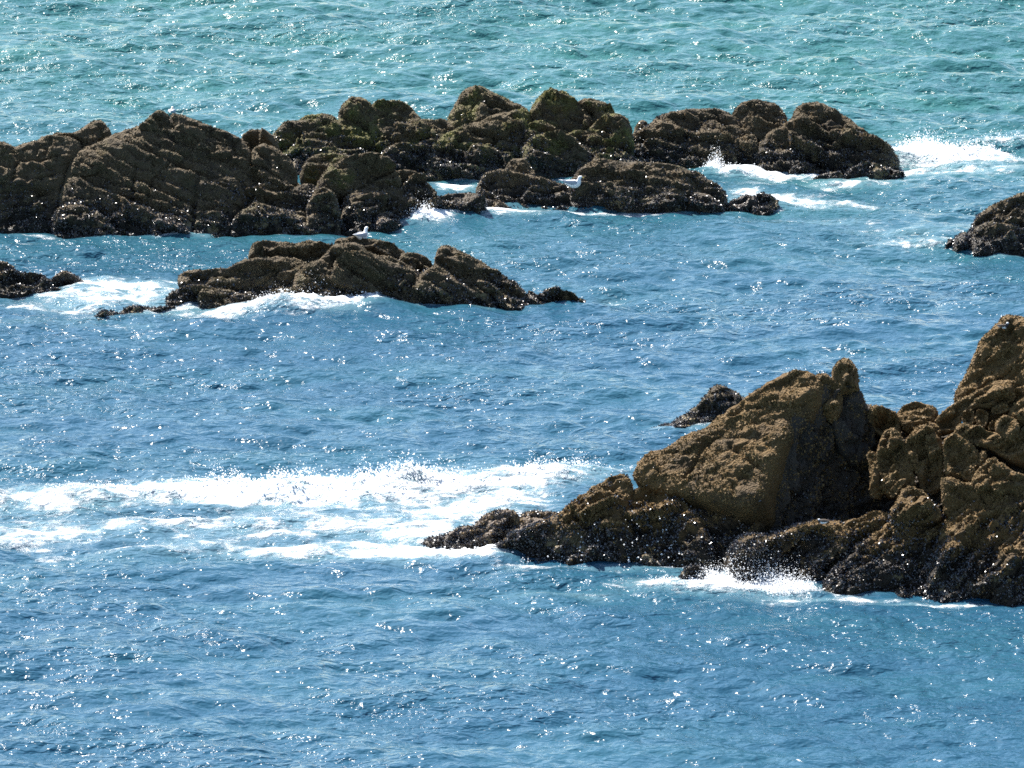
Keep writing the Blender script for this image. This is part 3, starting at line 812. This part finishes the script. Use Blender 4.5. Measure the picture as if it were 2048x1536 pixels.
# ---- right edge rock
o = Outcrop('dark craggy rock cut by the right edge with a small knob at its foot', ((1890, 491), (2100, 494)), 42, ROCK_FAR, CRUST_FAR, bed=(28, .40, .09), zone=0.6, seed=11)
o.piece('C', [(1770, 790), (1795, 730), (1850, 652), (1920, 622), (2000, 596), (2060, 575), (2260, 540), (2260, 960), (1760, 960)])
o.piece('C', [(1770, 830), (1830, 740), (1930, 720), (2050, 740), (2200, 760), (2260, 960), (1770, 960)], off=0.5)
o.piece('C', [(1700, 830), (1715, 785), (1745, 768), (1780, 775), (1800, 820), (1800, 940), (1700, 940)], off=0.3)
o.piece('C', [(1660, 860), (1678, 800), (1700, 790), (1722, 810), (1730, 940), (1650, 940)], off=0.3)
o.grow()

# ---- near headland
o = Outcrop('big brown craggy headland with a sunlit flank and an upright finger of rock', ((1250, 1124), (2040, 1162)), 30, ROCK_NEAR, CRUST_NEAR, bed=(30, .6, .05), zone=0.8, step=0.035, mus=700, cru=700, seed=12)
# body that closes the gaps
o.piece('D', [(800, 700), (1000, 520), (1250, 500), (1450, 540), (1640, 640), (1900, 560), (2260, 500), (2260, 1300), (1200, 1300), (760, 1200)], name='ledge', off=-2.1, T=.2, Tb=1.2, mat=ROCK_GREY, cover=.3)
# far right peak
o.piece('D', [(1712, 490), (1735, 410), (1785, 345), (1800, 290), (1838, 210), (1885, 150), (1912, 128), (1940, 96), (1975, 86), (2048, 88), (2280, 95), (2280, 700), (2050, 760), (1880, 640), (1740, 560)], yaw=-18, lean=30, off=-0.9, T=.4, bed=(35, .9, .05), label='tall brown peak')
o.piece('F', [(1000, 860), (1020, 790), (1120, 700), (1250, 590), (1450, 500), (1650, 400), (1800, 335), (1890, 340), (1940, 440), (1960, 560), (1880, 620), (1700, 680), (1350, 730), (1270, 900), (1130, 1010), (1030, 960)], name='slab', off=-0.25, lean=28, bed=(28, .5, .04))
o.piece('F', [(1850, 800), (1900, 680), (2000, 590), (2100, 540), (2400, 450), (2400, 1000), (2000, 960)], off=-0.1, bed=(30, .4, .05))
o.piece('F', [(215, 720), (260, 662), (350, 680), (430, 712), (500, 718), (560, 780), (600, 900), (560, 1100), (330, 1000), (230, 850)], off=-0.7)
o.piece('F', [(540, 740), (590, 680), (660, 630), (760, 616), (880, 634), (960, 650), (1010, 690), (1060, 800), (960, 960), (760, 980), (600, 940)], off=-0.8)
o.piece('F', [(700, 860), (800, 830), (960, 840), (1060, 900), (1100, 1000), (1000, 1080), (800, 1000)], off=-0.3)
o.piece('F', [(1310, 780), (1340, 715), (1410, 700), (1465, 720), (1470, 850), (1400, 900), (1320, 850)], off=-0.12, T=.22)
o.piece('F', [(1465, 800), (1490, 705), (1560, 695), (1620, 720), (1630, 830), (1600, 900), (1500, 900)], off=-0.08, T=.22)
o.piece('F', [(1640, 700), (1690, 652), (1800, 645), (1880, 660), (1870, 730), (1700, 760)], off=-0.1, T=.22)
o.piece('F', [(1620, 900), (1660, 840), (1720, 825), (1780, 860), (1760, 950), (1660, 950)], off=0.05, T=.22)
o.piece('F', [(1730, 920), (1745, 810), (1800, 765), (1850, 760), (1930, 805), (1985, 900), (1995, 1030), (1900, 1090), (1800, 1030)], off=0.35, yaw=15)
o.piece('F', [(1215, 980), (1250, 890), (1320, 850), (1380, 870), (1420, 920), (1520, 878), (1610, 960), (1790, 980), (1870, 1070), (1720, 1180), (1540, 1130), (1380, 1080)], off=0.25)
o.piece('F', [(1535, 1110), (1600, 1050), (1780, 970), (1900, 1060), (2100, 860), (2400, 760), (2400, 1400), (1900, 1350), (1740, 1250)], off=0.2, bed=(20, .5, .05))
o.piece('F', [(310, 1170), (365, 1010), (420, 940), (480, 914), (545, 945), (595, 1010), (650, 1120), (720, 1300), (760, 1460), (740, 1700), (340, 1700), (330, 1350)], off=0.25, yaw=-5, label='grey topped rock stump')
o.piece('F', [(190, 1240), (230, 1180), (310, 1190), (370, 1290), (390, 1500), (400, 1750), (230, 1750), (240, 1400)], off=0.15, T=.3)
o.piece('F', [(430, 1500), (470, 1380), (530, 1330), (570, 1400), (560, 1560), (500, 1700), (440, 1680)], off=0.4, T=.3)
o.piece('F', [(630, 1070), (720, 990), (800, 900), (880, 880), (960, 900), (1030, 1000), (1090, 1090), (1100, 1350), (1080, 1700), (840, 1700), (760, 1400), (660, 1220)], off=0.2, yaw=-8)
o.piece('F', [(660, 1210), (720, 1180), (790, 1240), (800, 1340), (740, 1330)], off=0.45, T=.3)
o.piece('F', [(1080, 1070), (1190, 990), (1290, 1005), (1400, 1080), (1490, 1160), (1520, 1300), (1480, 1480), (1350, 1600), (1140, 1650), (1100, 1350)], off=0.35)
o.piece('F', [(1490, 1290), (1520, 1210), (1580, 1190), (1620, 1250), (1580, 1340), (1500, 1420)], off=0.4, T=.3)
o.piece('F', [(1320, 1460), (1370, 1380), (1440, 1370), (1480, 1440), (1440, 1540), (1340, 1540)], off=0.55, T=.3)
o.piece('F', [(1400, 1600), (1470, 1460), (1560, 1330), (1640, 1285), (1750, 1290), (1860, 1370), (1960, 1450), (2060, 1480), (2400, 1480), (2400, 1960), (1420, 1960)], off=0.5, yaw=-5)
o.piece('G', [(1070, 60), (1140, 5), (1230, 20), (1290, 90), (1400, 85), (1500, 170), (1540, 290), (1440, 360), (1300, 480), (1120, 500), (1080, 300)], off=0.75, label='light brown knobbly boulder')
o.piece('G', [(1390, 180), (1440, 40), (1540, -10), (1640, 0), (1720, 90), (1800, 30), (1900, 40), (2048, 110), (2400, 130), (2400, 560), (1830, 560), (1680, 420)], off=0.7)
o.piece('G', [(460, 480), (500, 390), (560, 280), (620, 175), (720, 112), (800, 165), (890, 230), (1000, 330), (1070, 420), (1060, 560), (700, 600), (480, 580)], off=0.8, bed=(50, .35, .05))
o.piece('G', [(470, 210), (500, 140), (560, 80), (640, 30), (660, 60), (600, 150), (540, 240), (490, 270)], off=0.75)
# finger of rock and shaded right face of the main lump
o.piece('D', [(1118, 420), (1122, 350), (1140, 305), (1172, 284), (1200, 286), (1226, 308), (1243, 350), (1246, 400), (1250, 440), (1200, 460), (1130, 450)], name='pillar', off=-0.45, lean=8, yaw=10, T=.6, Rr=.7, bed=(84, .4, .03), label='upright finger of rock')
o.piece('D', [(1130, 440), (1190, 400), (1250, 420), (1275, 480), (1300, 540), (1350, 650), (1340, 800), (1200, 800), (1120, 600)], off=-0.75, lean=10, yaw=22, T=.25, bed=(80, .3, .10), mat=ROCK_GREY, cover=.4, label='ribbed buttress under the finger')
o.piece('D', [(1020, 400), (1040, 355), (1075, 348), (1110, 362), (1150, 410), (1180, 500), (1140, 600), (1040, 560)], off=-0.45, lean=18)
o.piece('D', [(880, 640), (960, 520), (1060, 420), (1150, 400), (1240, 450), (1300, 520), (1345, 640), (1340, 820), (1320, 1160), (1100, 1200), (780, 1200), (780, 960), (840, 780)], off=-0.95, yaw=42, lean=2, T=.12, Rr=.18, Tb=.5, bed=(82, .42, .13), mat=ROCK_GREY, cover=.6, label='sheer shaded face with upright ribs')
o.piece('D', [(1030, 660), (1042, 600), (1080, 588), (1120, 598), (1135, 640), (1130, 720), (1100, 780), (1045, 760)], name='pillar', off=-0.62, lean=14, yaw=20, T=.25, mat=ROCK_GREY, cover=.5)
# lit flank
o.piece('D', [(575, 600), (640, 520), (720, 470), (800, 410), (870, 375), (930, 352), (985, 350), (1050, 372), (1085, 430), (1060, 520), (1010, 590), (900, 600), (760, 640), (640, 660)], off=-0.25, yaw=-18, lean=46, T=.36, amp=.5, crack=.5, mat=ROCK_NEAR, label='rounded top bulge with pale scars')
o.piece('D', [(145, 870), (175, 805), (230, 745), (330, 722), (420, 655), (490, 640), (550, 590), (640, 545), (760, 510), (870, 530), (935, 570), (930, 660), (880, 740), (850, 820), (810, 880), (800, 960), (720, 1010), (560, 980), (380, 940), (200, 900)], off=0.0, yaw=-30, lean=50, T=.20, amp=.38, crack=.5, bed=(24, .9, .015),
        grooves=[([(420, 880), (470, 800), (520, 720), (600, 680)], .05, .12), ([(640, 740), (720, 800), (800, 850)], .04, .10)], label='broad sunlit brown flank')
o.piece('D', [(430, 1010), (470, 930), (560, 945), (700, 985), (795, 1015), (800, 1070), (740, 1140), (690, 1220), (640, 1330), (470, 1330), (430, 1150)], off=0.05, yaw=-24, lean=44, T=.26, amp=.45, crack=.6)
o.piece('D', [(100, 1080), (110, 1000), (160, 925), (235, 882), (310, 900), (390, 950), (450, 1010), (520, 1100), (560, 1330), (120, 1330)], off=0.1, yaw=-26, lean=46, T=.32)
o.piece('E', [(430, 560), (520, 480), (640, 430), (760, 372), (870, 292), (960, 232), (1040, 180), (1090, 172), (1125, 215), (1130, 330), (1130, 500), (1100, 720), (440, 720)], off=-0.1, yaw=-18, lean=40, T=.4, bed=(35, .5, .05), cover=1.3)
# low foot at right, layered up to the right
o.piece('D', [(980, 1160), (1080, 1085), (1220, 1060), (1340, 1022), (1420, 1038), (1490, 1060), (1440, 1180), (1290, 1250), (1050, 1250)], name='ledge', off=0.6, lean=45, T=.3)
o.piece('D', [(635, 1260), (690, 1160), (770, 1128), (850, 1138), (950, 1086), (1060, 1074), (1180, 1080), (1260, 1130), (1220, 1250), (1160, 1400), (900, 1450), (640, 1400)], name='ledge', off=0.6, yaw=14, lean=8, T=.3, Rr=.35, amp=1.5, cover=1.4)
o.piece('D', [(860, 1390), (890, 1325), (940, 1292), (1000, 1290), (1100, 1330), (1210, 1375), (1240, 1540), (860, 1540)], off=0.9, cover=1.4)
o.piece('D', [(1060, 1420), (1130, 1300), (1280, 1170), (1390, 1090), (1500, 1042), (1600, 1030), (1700, 1045), (1740, 1150), (1700, 1300), (1640, 1560), (1060, 1560)], off=0.75, lean=52, yaw=-6, T=.3, Rr=.4, bed=(38, .36, .12), name='slab', cover=1.3)
o.piece('D', [(1600, 1240), (1660, 1080), (1740, 1010), (1790, 975), (1850, 970), (1920, 1020), (2000, 1000), (2060, 985), (2280, 950), (2280, 1560), (1560, 1560)], off=0.85, lean=52, yaw=-6, T=.3, Rr=.4, bed=(36, .32, .13), name='slab', cover=1.3)
o.grow()
o = Outcrop('small black rock knob in the splash in front of the headland', ((1362, 1172), (1412, 1172)), 30, ROCK_NEAR, CRUST_NEAR, zone=1.2, seed=13)
o.piece('D', [(385, 1360), (395, 1312), (440, 1278), (490, 1288), (512, 1330), (505, 1420), (385, 1420)])
o.grow()
o = Outcrop('black and tan mussel rock in foam at the tip of the headland', ((850, 1085), (1100, 1090)), 40, ROCK_PALE, CRUST_NEAR, zone=0.5, seed=14, mus=700)
o.piece('E', [(330, 450), (390, 368), (460, 340), (540, 344), (590, 372), (640, 450), (600, 560), (340, 580)])
o.piece('E', [(570, 400), (600, 352), (690, 350), (780, 370), (800, 450), (700, 560), (580, 560)], off=-0.3)
o.piece('E', [(200, 480), (240, 435), (330, 410), (440, 440), (470, 520), (460, 600), (200, 600)], name='ledge', off=0.2)
o.piece('E', [(90, 500), (130, 470), (200, 462), (260, 500), (260, 580), (90, 570)], name='ledge', off=0.1)
o.grow()
o = Outcrop('small dark pointed rock standing in the sea just behind the lit flank of the headland', ((1330, 850), (1480, 845)), 36, ROCK_FAR, CRUST_FAR, zone=0.5, seed=15)
o.piece('D', [(330, 640), (380, 570), (440, 525), (500, 470), (540, 418), (590, 408), (640, 440), (690, 482), (780, 560), (780, 720), (330, 720)])
o.piece('D', [(240, 622), (330, 598), (420, 575), (520, 562), (550, 590), (540, 660), (240, 670)], name='ledge', off=0.3)
o.grow()


# ------------------------------------------------------------------ wash along the foot of the rocks
hist = np.zeros_like(GX)
for w in WASH:
    i = np.round((w[:, 1] - Y0) / DX).astype(int); j = np.round((w[:, 0] - X0) / DX).astype(int)
    k = (i >= 0) & (i < NY) & (j >= 0) & (j < NX)
    hist[i[k], j[k]] = 1.0


def blur(a, n):
    for ax in (0, 1):
        c = np.cumsum(np.pad(a, [(n + 1, n) if q == ax else (0, 0) for q in (0, 1)]), ax)
        a = (np.take(c, np.arange(2 * n + 1, c.shape[ax]), ax) - np.take(c, np.arange(0, c.shape[ax] - 2 * n - 1), ax)) / (2 * n + 1)
    return a


wash = np.clip(blur(blur(hist, 2), 2) * 2.6, 0, 1) * 0.62
wash *= np.clip(0.55 + 1.6 * fbm(np.stack([GX, GY, GX * 0], -1).reshape(-1, 3) * 0.35, 2).reshape(GX.shape), 0, 1.2)
foam = np.maximum(foam, wash + 0.5 * foam)
fa = sea.data.attributes.new('foam', 'FLOAT', 'POINT')
fa.data.foreach_set('value', np.concatenate([np.clip(foam.ravel(), 0, 1.4), np.zeros(4)]).astype(np.float32))

# ------------------------------------------------------------------ broken water: lumps and spray
def spray_material():
    m = NT('spray')
    d = m.n.new('ShaderNodeBsdfDiffuse'); d.inputs[0].default_value = (0.95, 0.96, 0.97, 1)
    t = m.n.new('ShaderNodeBsdfTranslucent'); t.inputs[0].default_value = (0.95, 0.96, 0.97, 1)
    mx = m.n.new('ShaderNodeMixShader'); mx.inputs[0].default_value = 0.62
    m.link(d.outputs[0], mx.inputs[1]); m.link(t.outputs[0], mx.inputs[2])
    m.link(mx.outputs[0], m.n['Material Output'].inputs['Surface'])
    m.n.remove(m.bsdf)
    return m.m


SPRAY = spray_material()
_t = (1 + 5 ** 0.5) / 2
ICO_V = np.array([(-1, _t, 0), (1, _t, 0), (-1, -_t, 0), (1, -_t, 0), (0, -1, _t), (0, 1, _t), (0, -1, -_t), (0, 1, -_t), (_t, 0, -1), (_t, 0, 1), (-_t, 0, -1), (-_t, 0, 1)]) / math.hypot(1, _t)
ICO_F = np.array([(0, 11, 5), (0, 5, 1), (0, 1, 7), (0, 7, 10), (0, 10, 11), (1, 5, 9), (5, 11, 4), (11, 10, 2), (10, 7, 6), (7, 1, 8), (3, 9, 4), (3, 4, 2), (3, 2, 6), (3, 6, 8), (3, 8, 9), (4, 9, 5), (2, 4, 11), (6, 2, 10), (8, 6, 7), (9, 8, 1)])
OCT_V = np.array([(0, 0, -1), (1, 0, 0), (0, 1, 0), (-1, 0, 0), (0, -1, 0), (0, 0, 1)], float)
OCT_F = np.array([(0, 2, 1), (0, 3, 2), (0, 4, 3), (0, 1, 4), (5, 1, 2), (5, 2, 3), (5, 3, 4), (5, 4, 1)])


def blobs(name, label, cat, P, rad, mat, octa=False, stretch=None):
    P = np.asarray(P); n = len(P)
    bv, bf = (OCT_V, OCT_F) if octa else (ICO_V, ICO_F)
    sc_ = np.asarray(rad)[:, None, None] * np.ones((n, 1, 3))
    if stretch is not None:
        sc_ = sc_ * stretch[:, None, :]
    V = P[:, None, :] + bv[None] * sc_ * (0.8 + 0.4 * rng.random((n, len(bv), 1)))
    F = (bf[None] + (np.arange(n) * len(bv))[:, None, None]).reshape(-1, 3)
    base = np.array([P[:, 0].mean(), P[:, 1].mean(), 0.0])
    o = link_mesh(name, V.reshape(-1, 3), F, mat, None, True, base)
    o['kind'] = 'stuff'; o['label'] = label; o['category'] = cat
    return o


# foam lumps riding on the broken water, one mass per surf patch
fz = foam + 2.0 * lump
PTS = np.stack([PX, PY, Z], -1)
def lumps(label, u0, v0, u1, v1, dens):
    a, b = on_sea(u0, v1), on_sea(u1, v0)
    c, d = on_sea(u1, v1), on_sea(u0, v0)
    x0, x1 = min(a[0], d[0]), max(b[0], c[0])
    m = (GX > x0) & (GX < x1) & (GY > a[1]) & (GY < b[1])
    w = np.where(m, np.clip(fz - 0.75, 0, 1.2) + 2.5 * np.clip(lump - 0.08, 0, 1), 0).ravel()
    n = int(0.22 * dens * w.sum() * DX * DX)
    if n < 20: return
    f = rng.choice(len(w), n, p=w / w.sum())
    P = PTS.reshape(-1, 3)[f] + np.stack([rng.uniform(-.05, .05, n), rng.uniform(-.05, .05, n), np.zeros(n)], -1)
    keep = fbm(P * np.array([2.2, 2.0, 0]) + 3, 3) > -0.12
    P = P[keep]; n = len(P)
    r = 0.007 + 0.018 * rng.random(n) ** 2.2
    P[:, 2] += r * 0.0 + 0.10 * rng.random(n) ** 3 * np.clip(lump.ravel()[f][keep] * 4, 0, 1.6)
    blobs('sea_foam', label, 'foam', P, r, SPRAY, stretch=np.stack([1 + .6 * rng.random(n), np.ones(n), .6 + .3 * rng.random(n)], -1))


lumps('broad band of white breaking surf rolling across the water left of the headland', -60, 900, 1280, 1140, 420)
lumps('white surf washing against the foot of the slab island', 300, 570, 800, 660, 420)
lumps('white surf breaking off the right end of the reef', 1380, 260, 2100, 375, 360)
lumps('churned white water splashing round the black knob below the headland', 1250, 1120, 1680, 1230, 380)
lumps('small white wash against the low domed rocks in mid reef', 800, 420, 1000, 460, 380)
lumps('white foam off the tip of the low rock at the left edge', 80, 550, 300, 605, 380)


def splash(label, items):
    """items: (u, v, half width px, half depth m, height m, count, drop radius m)"""
    PP, RR = [], []
    for (u, v, hw, hd, hh, n, rr) in items:
        c = on_sea(u, v); e = on_sea(u + hw, v)
        w = e[0] - c[0]
        k = rng.normal(size=(n, 2))
        col = rng.normal(size=(max(4, n // 60), 1)) * 0.8
        jet = rng.integers(0, len(col), n)
        x = c[0] + w * (0.45 * k[:, 0] * 0.5 + 0.75 * col[jet, 0])
        env = np.exp(-((x - c[0]) / (w * 1.1)) ** 2) * (0.35 + 0.65 * _RND[jet * 13 & 511, 0])
        z = np.abs(rng.normal(size=n)) ** 1.3 * 0.55 * hh * env
        y = c[1] + hd * k[:, 1] * 0.5
        base = np.array([sea_height(a, b) for a, b in zip(x, y)])
        PP.append(np.stack([x, y, base + z], -1))
        RR.append(rr * (0.35 + 0.9 * rng.random(n) ** 2) * np.clip(1.25 - 0.5 * z / max(hh, .01), .4, 1.2))
    blobs('sea_spray', label, 'spray', np.concatenate(PP), np.concatenate(RR), SPRAY, octa=True)


splash('burst of white spray leaping along the crest of the surf band', [(430, 985, 80, .4, .30, 300, .016), (610, 987, 90, .4, .40, 700, .020), (760, 977, 90, .4, .45, 800, .020), (900, 970, 90, .4, .34, 450, .018), (1060, 952, 80, .4, .26, 260, .016), (1180, 940, 60, .4, .26, 220, .016), (200, 987, 120, .4, .16, 220, .016)])
splash('white spray thrown up where surf hits the slab island', [(625, 612, 30, .25, .55, 1300, .013), (560, 618, 60, .25, .25, 500, .012), (735, 606, 36, .25, .30, 800, .014), (655, 590, 20, .2, .5, 300, .011)])
splash('white spray above the surf at the right end of the reef', [(1850, 308, 60, .6, .50, 1600, .018), (1930, 312, 60, .6, .35, 800, .017), (1433, 345, 22, .3, .45, 900, .017), (2010, 290, 50, .5, .25, 400, .015)])
splash('white spray spattering the dark notch of the right hand ridge', [(1295, 330, 28, .2, .55, 350, .014)])
splash('white splash climbing the low domed rocks in mid reef', [(850, 448, 36, .3, .30, 450, .014), (900, 436, 50, .3, .18, 350, .013), (838, 440, 16, .2, .5, 60, .012)])
splash('burst of splashing white water round the black knob', [(1500, 1162, 60, .35, .55, 3200, .013), (1575, 1180, 50, .35, .40, 2000, .013), (1430, 1168, 50, .3, .32, 1300, .012), (1300, 1172, 50, .3, .12, 300, .010)])
splash('scattered bright droplets flying in front of the headland rock', [(1200, 1128, 70, .3, .65, 90, .021), (1290, 1134, 90, .3, .75, 130, .022), (1400, 1140, 70, .3, .6, 70, .015), (1120, 1130, 50, .3, .35, 60, .014)])
splash('little white splash at the tip of the low rock by the left edge', [(200, 578, 20, .25, .2, 350, .014)])

# ------------------------------------------------------------------ birds
WHITE = plain('white_feathers', (0.80, 0.80, 0.79), 0.7, 0.3)
GREY = plain('grey_feathers', (0.33, 0.35, 0.40), 0.7, 0.3)
BLACKF = plain('black_feathers', (0.03, 0.028, 0.03), 0.6, 0.3)
BROWNF = plain('brown_feathers', (0.085, 0.065, 0.05), 0.7, 0.3)
BILL = plain('yellow_bill', (0.62, 0.42, 0.06), 0.45)
LEGM = plain('pink_leg', (0.50, 0.30, 0.27), 0.5)
LEGO = plain('orange_leg', (0.50, 0.20, 0.05), 0.5)
EYE = plain('dark_eye', (0.01, 0.01, 0.01), 0.2)


def loft(name, secs, mat, parent, seg=14, sub=3):
    """Tube through sections (x, y, z, half width, half height), ends closed to a point ring."""
    S = np.array(secs, float)
    t = np.arange(len(S)); tf = np.linspace(0, len(S) - 1, (len(S) - 1) * sub + 1)
    # Catmull-Rom
    out = []
    for q in tf:
        i = min(int(q), len(S) - 2); f = q - i
        p0, p1, p2, p3 = S[max(i - 1, 0)], S[i], S[i + 1], S[min(i + 2, len(S) - 1)]
        out.append(0.5 * (2 * p1 + (p2 - p0) * f + (2 * p0 - 5 * p1 + 4 * p2 - p3) * f * f + (3 * p1 - p0 - 3 * p2 + p3) * f ** 3))
    S = np.array(out); S[:, 3:] = np.maximum(S[:, 3:], 0.0008)
    V = []
    for i in range(len(S)):
        d = S[min(i + 1, len(S) - 1), :3] - S[max(i - 1, 0), :3]; d /= np.linalg.norm(d)
        side = np.array([0, 1.0, 0]); up = np.cross(d, side); up /= np.linalg.norm(up)
        if up[2] < 0 and abs(up[2]) > 0.2: up = -up
        if abs(up[2]) <= 0.2 and up[0] > 0: up = -up
        for k in range(seg):
            a = 2 * math.pi * k / seg
            V.append(S[i, :3] + side * S[i, 3] * math.cos(a) + up * S[i, 4] * math.sin(a))
    n = len(S)
    F = [[i * seg + k, i * seg + (k + 1) % seg, (i + 1) * seg + (k + 1) % seg, (i + 1) * seg + k] for i in range(n - 1) for k in range(seg)]
    V.append(S[0, :3]); V.append(S[-1, :3])
    T3 = [[n * seg, (k + 1) % seg, k] for k in range(seg)] + [[n * seg + 1, (n - 1) * seg + k, (n - 1) * seg + (k + 1) % seg] for k in range(seg)]
    return link_mesh(name, V, [np.array(F), np.array(T3)], mat, parent)


def leg(parent, x, y, top, mat, r=0.006, s=1.0):
    secs = [(x - .004 * s, y, top, r * 1.5, r * 1.5), (x - .010 * s, y, top * .5, r, r), (x, y, .012 * s, r, r), (x + .02 * s, y, .005, r * 2.2, .004 * s), (x + .055 * s, y, .003, r * 3.2, .003 * s)]
    return loft('leg', secs, mat, parent, 8, 2)


def bird_at(u, v, du=0, dv=0):
    bpy.context.view_layer.update()
    d = ray(float(u), float(v)); d = d / np.linalg.norm(d)
    hit, loc, nrm, idx_, ob, mt = bpy.context.scene.ray_cast(bpy.context.evaluated_depsgraph_get(), Vector(CAM), Vector(d))
    return np.array(loc)


def gull(label, loc, rz, standing=True, tucked=False):
    t = thing('gull', label, 'gull', loc)
    t.rotation_euler = (0, 0, rz)
    b = 0.0 if standing else -0.085
    if tucked:
        secs = [(-.27, 0, .225 + b, .012, .006), (-.20, 0, .215 + b, .04, .022), (-.10, 0, .195 + b, .075, .06), (0, 0, .185 + b, .092, .088), (.08, 0, .195 + b, .088, .088), (.12, 0, .235 + b, .062, .062), (.11, 0, .285 + b, .044, .042), (.085, 0, .305 + b, .036, .034), (.055, 0, .302 + b, .022, .02)]
        loft('body', secs, WHITE, t)
        hx, hz, dirx = .075, .305 + b, -1
    else:
        secs = [(-.30, 0, .248 + b, .012, .006), (-.22, 0, .232 + b, .036, .024), (-.12, 0, .20 + b, .068, .062), (-.02, 0, .18 + b, .086, .088), (.07, 0, .182 + b, .084, .092), (.125, 0, .215 + b, .066, .074), (.148, 0, .265 + b, .046, .052), (.158, 0, .305 + b, .038, .042), (.172, 0, .338 + b, .037, .040), (.205, 0, .348 + b, .032, .032), (.232, 0, .344 + b, .018, .017)]
        secs = [(x, y, z - (.012 if x < .14 and x > -.1 else 0), w * 1.05, h * (1.16 if x < .14 else 1.05)) for x, y, z, w, h in secs]
        loft('body', secs, WHITE, t)
        hx, hz, dirx = .20, .352 + b, 1
    for sy in (-1, 1):
        loft('wing', [(.105, sy * .062, .215 + b, .012, .03), (.06, sy * .078, .212 + b, .020, .058), (-.03, sy * .078, .212 + b, .022, .060), (-.13, sy * .058, .226 + b, .020, .042), (-.22, sy * .034, .246 + b, .014, .024), (-.27, sy * .022, .256 + b, .009, .014)], GREY, t)
        loft('wing_tip', [(-.25, sy * .026, .252 + b, .012, .016), (-.31, sy * .014, .264 + b, .008, .010), (-.36, sy * .008, .272 + b, .003, .003)], WHITE, t, 8)
        loft('eye', [(hx - .006, sy * .031, hz + .004, .004, .004), (hx + .004, sy * .031, hz + .004, .005, .005), (hx + .010, sy * .030, hz + .004, .002, .002)], EYE, t, 6, 1)
        if standing:
            leg(t, .01, sy * .032, .13, LEGM)
    if dirx > 0:
        loft('beak', [(.222, 0, .346 + b, .013, .014), (.25, 0, .343 + b, .010, .012), (.272, 0, .339 + b, .007, .009), (.285, 0, .333 + b, .002, .003)], BILL, t, 8, 2)
    else:
        loft('beak', [(.060, 0, .303 + b, .012, .012), (.03, 0, .298 + b, .009, .010), (.005, 0, .29 + b, .003, .003)], BILL, t, 8, 2)
    return t


def turnstone(label, loc, rz, hunched=False):
    t = thing('turnstone', label, 'shorebird', loc)
    t.rotation_euler = (0, 0, rz)
    hz = .118 if hunched else .150
    hx = .078 if hunched else .085
    loft('body', [(-.125, 0, .098, .008, .004), (-.09, 0, .092, .022, .016), (-.045, 0, .080, .036, .036), (.01, 0, .075, .042, .043), (.05, 0, .085, .036, .040), (hx - .01, 0, hz - .022, .026, .028), (hx, 0, hz, .021, .022), (hx + .016, 0, hz + .002, .014, .014), (hx + .026, 0, hz, .006, .006)], WHITE, t, 12, 3)
    loft('breast_feathers', [(.022, 0, .090, .034, .034), (.052, 0, .088, .0395, .042), (hx - .012, 0, hz - .026, .029, .031), (hx - .003, 0, hz - .006, .0235, .024), (hx + .004, 0, hz + .004, .010, .012)], BLACKF, t, 12, 3)
    for sy in (-1, 1):
        loft('wing', [(.05, sy * .022, .104, .012, .018), (.01, sy * .030, .098, .016, .030), (-.045, sy * .027, .098, .014, .026), (-.095, sy * .015, .102, .010, .014), (-.135, sy * .006, .104, .004, .005)], BROWNF, t, 10, 3)
        leg(t, .005, sy * .016, .045, LEGO, 0.003, .5)
    loft('beak', [(hx + .022, 0, hz, .005, .005), (hx + .035, 0, hz - .001, .004, .0035), (hx + .052, 0, hz + .001, .001, .001)], BLACKF, t, 6, 2)
    return t


p = bird_at(1146, 383)
gull('white gull with grey wings standing on mussel covered rock, facing right', p + np.array([0, -.05, .035]), R(-4))
p = bird_at(722, 480)
gull('white gull resting on the dark top of the slab island', p + np.array([0.02, .10, -.02]), R(55), standing=False)
p = bird_at(343, 229)
gull('pale gull sitting half hidden behind the summit of the stepped outcrop', p + np.array([0, .12, -.06]), R(80), standing=False, tucked=True)
p = bird_at(2006, 660)
turnstone('small dark and white shorebird on the tall brown peak at the right edge', p + np.array([0, -.02, -.006]), R(-8))
p = bird_at(1646, 1050)
turnstone('small grey backed shorebird on the ledge below the sheer dark face, facing left', p + np.array([0, -.03, -.006]), R(172), hunched=True)
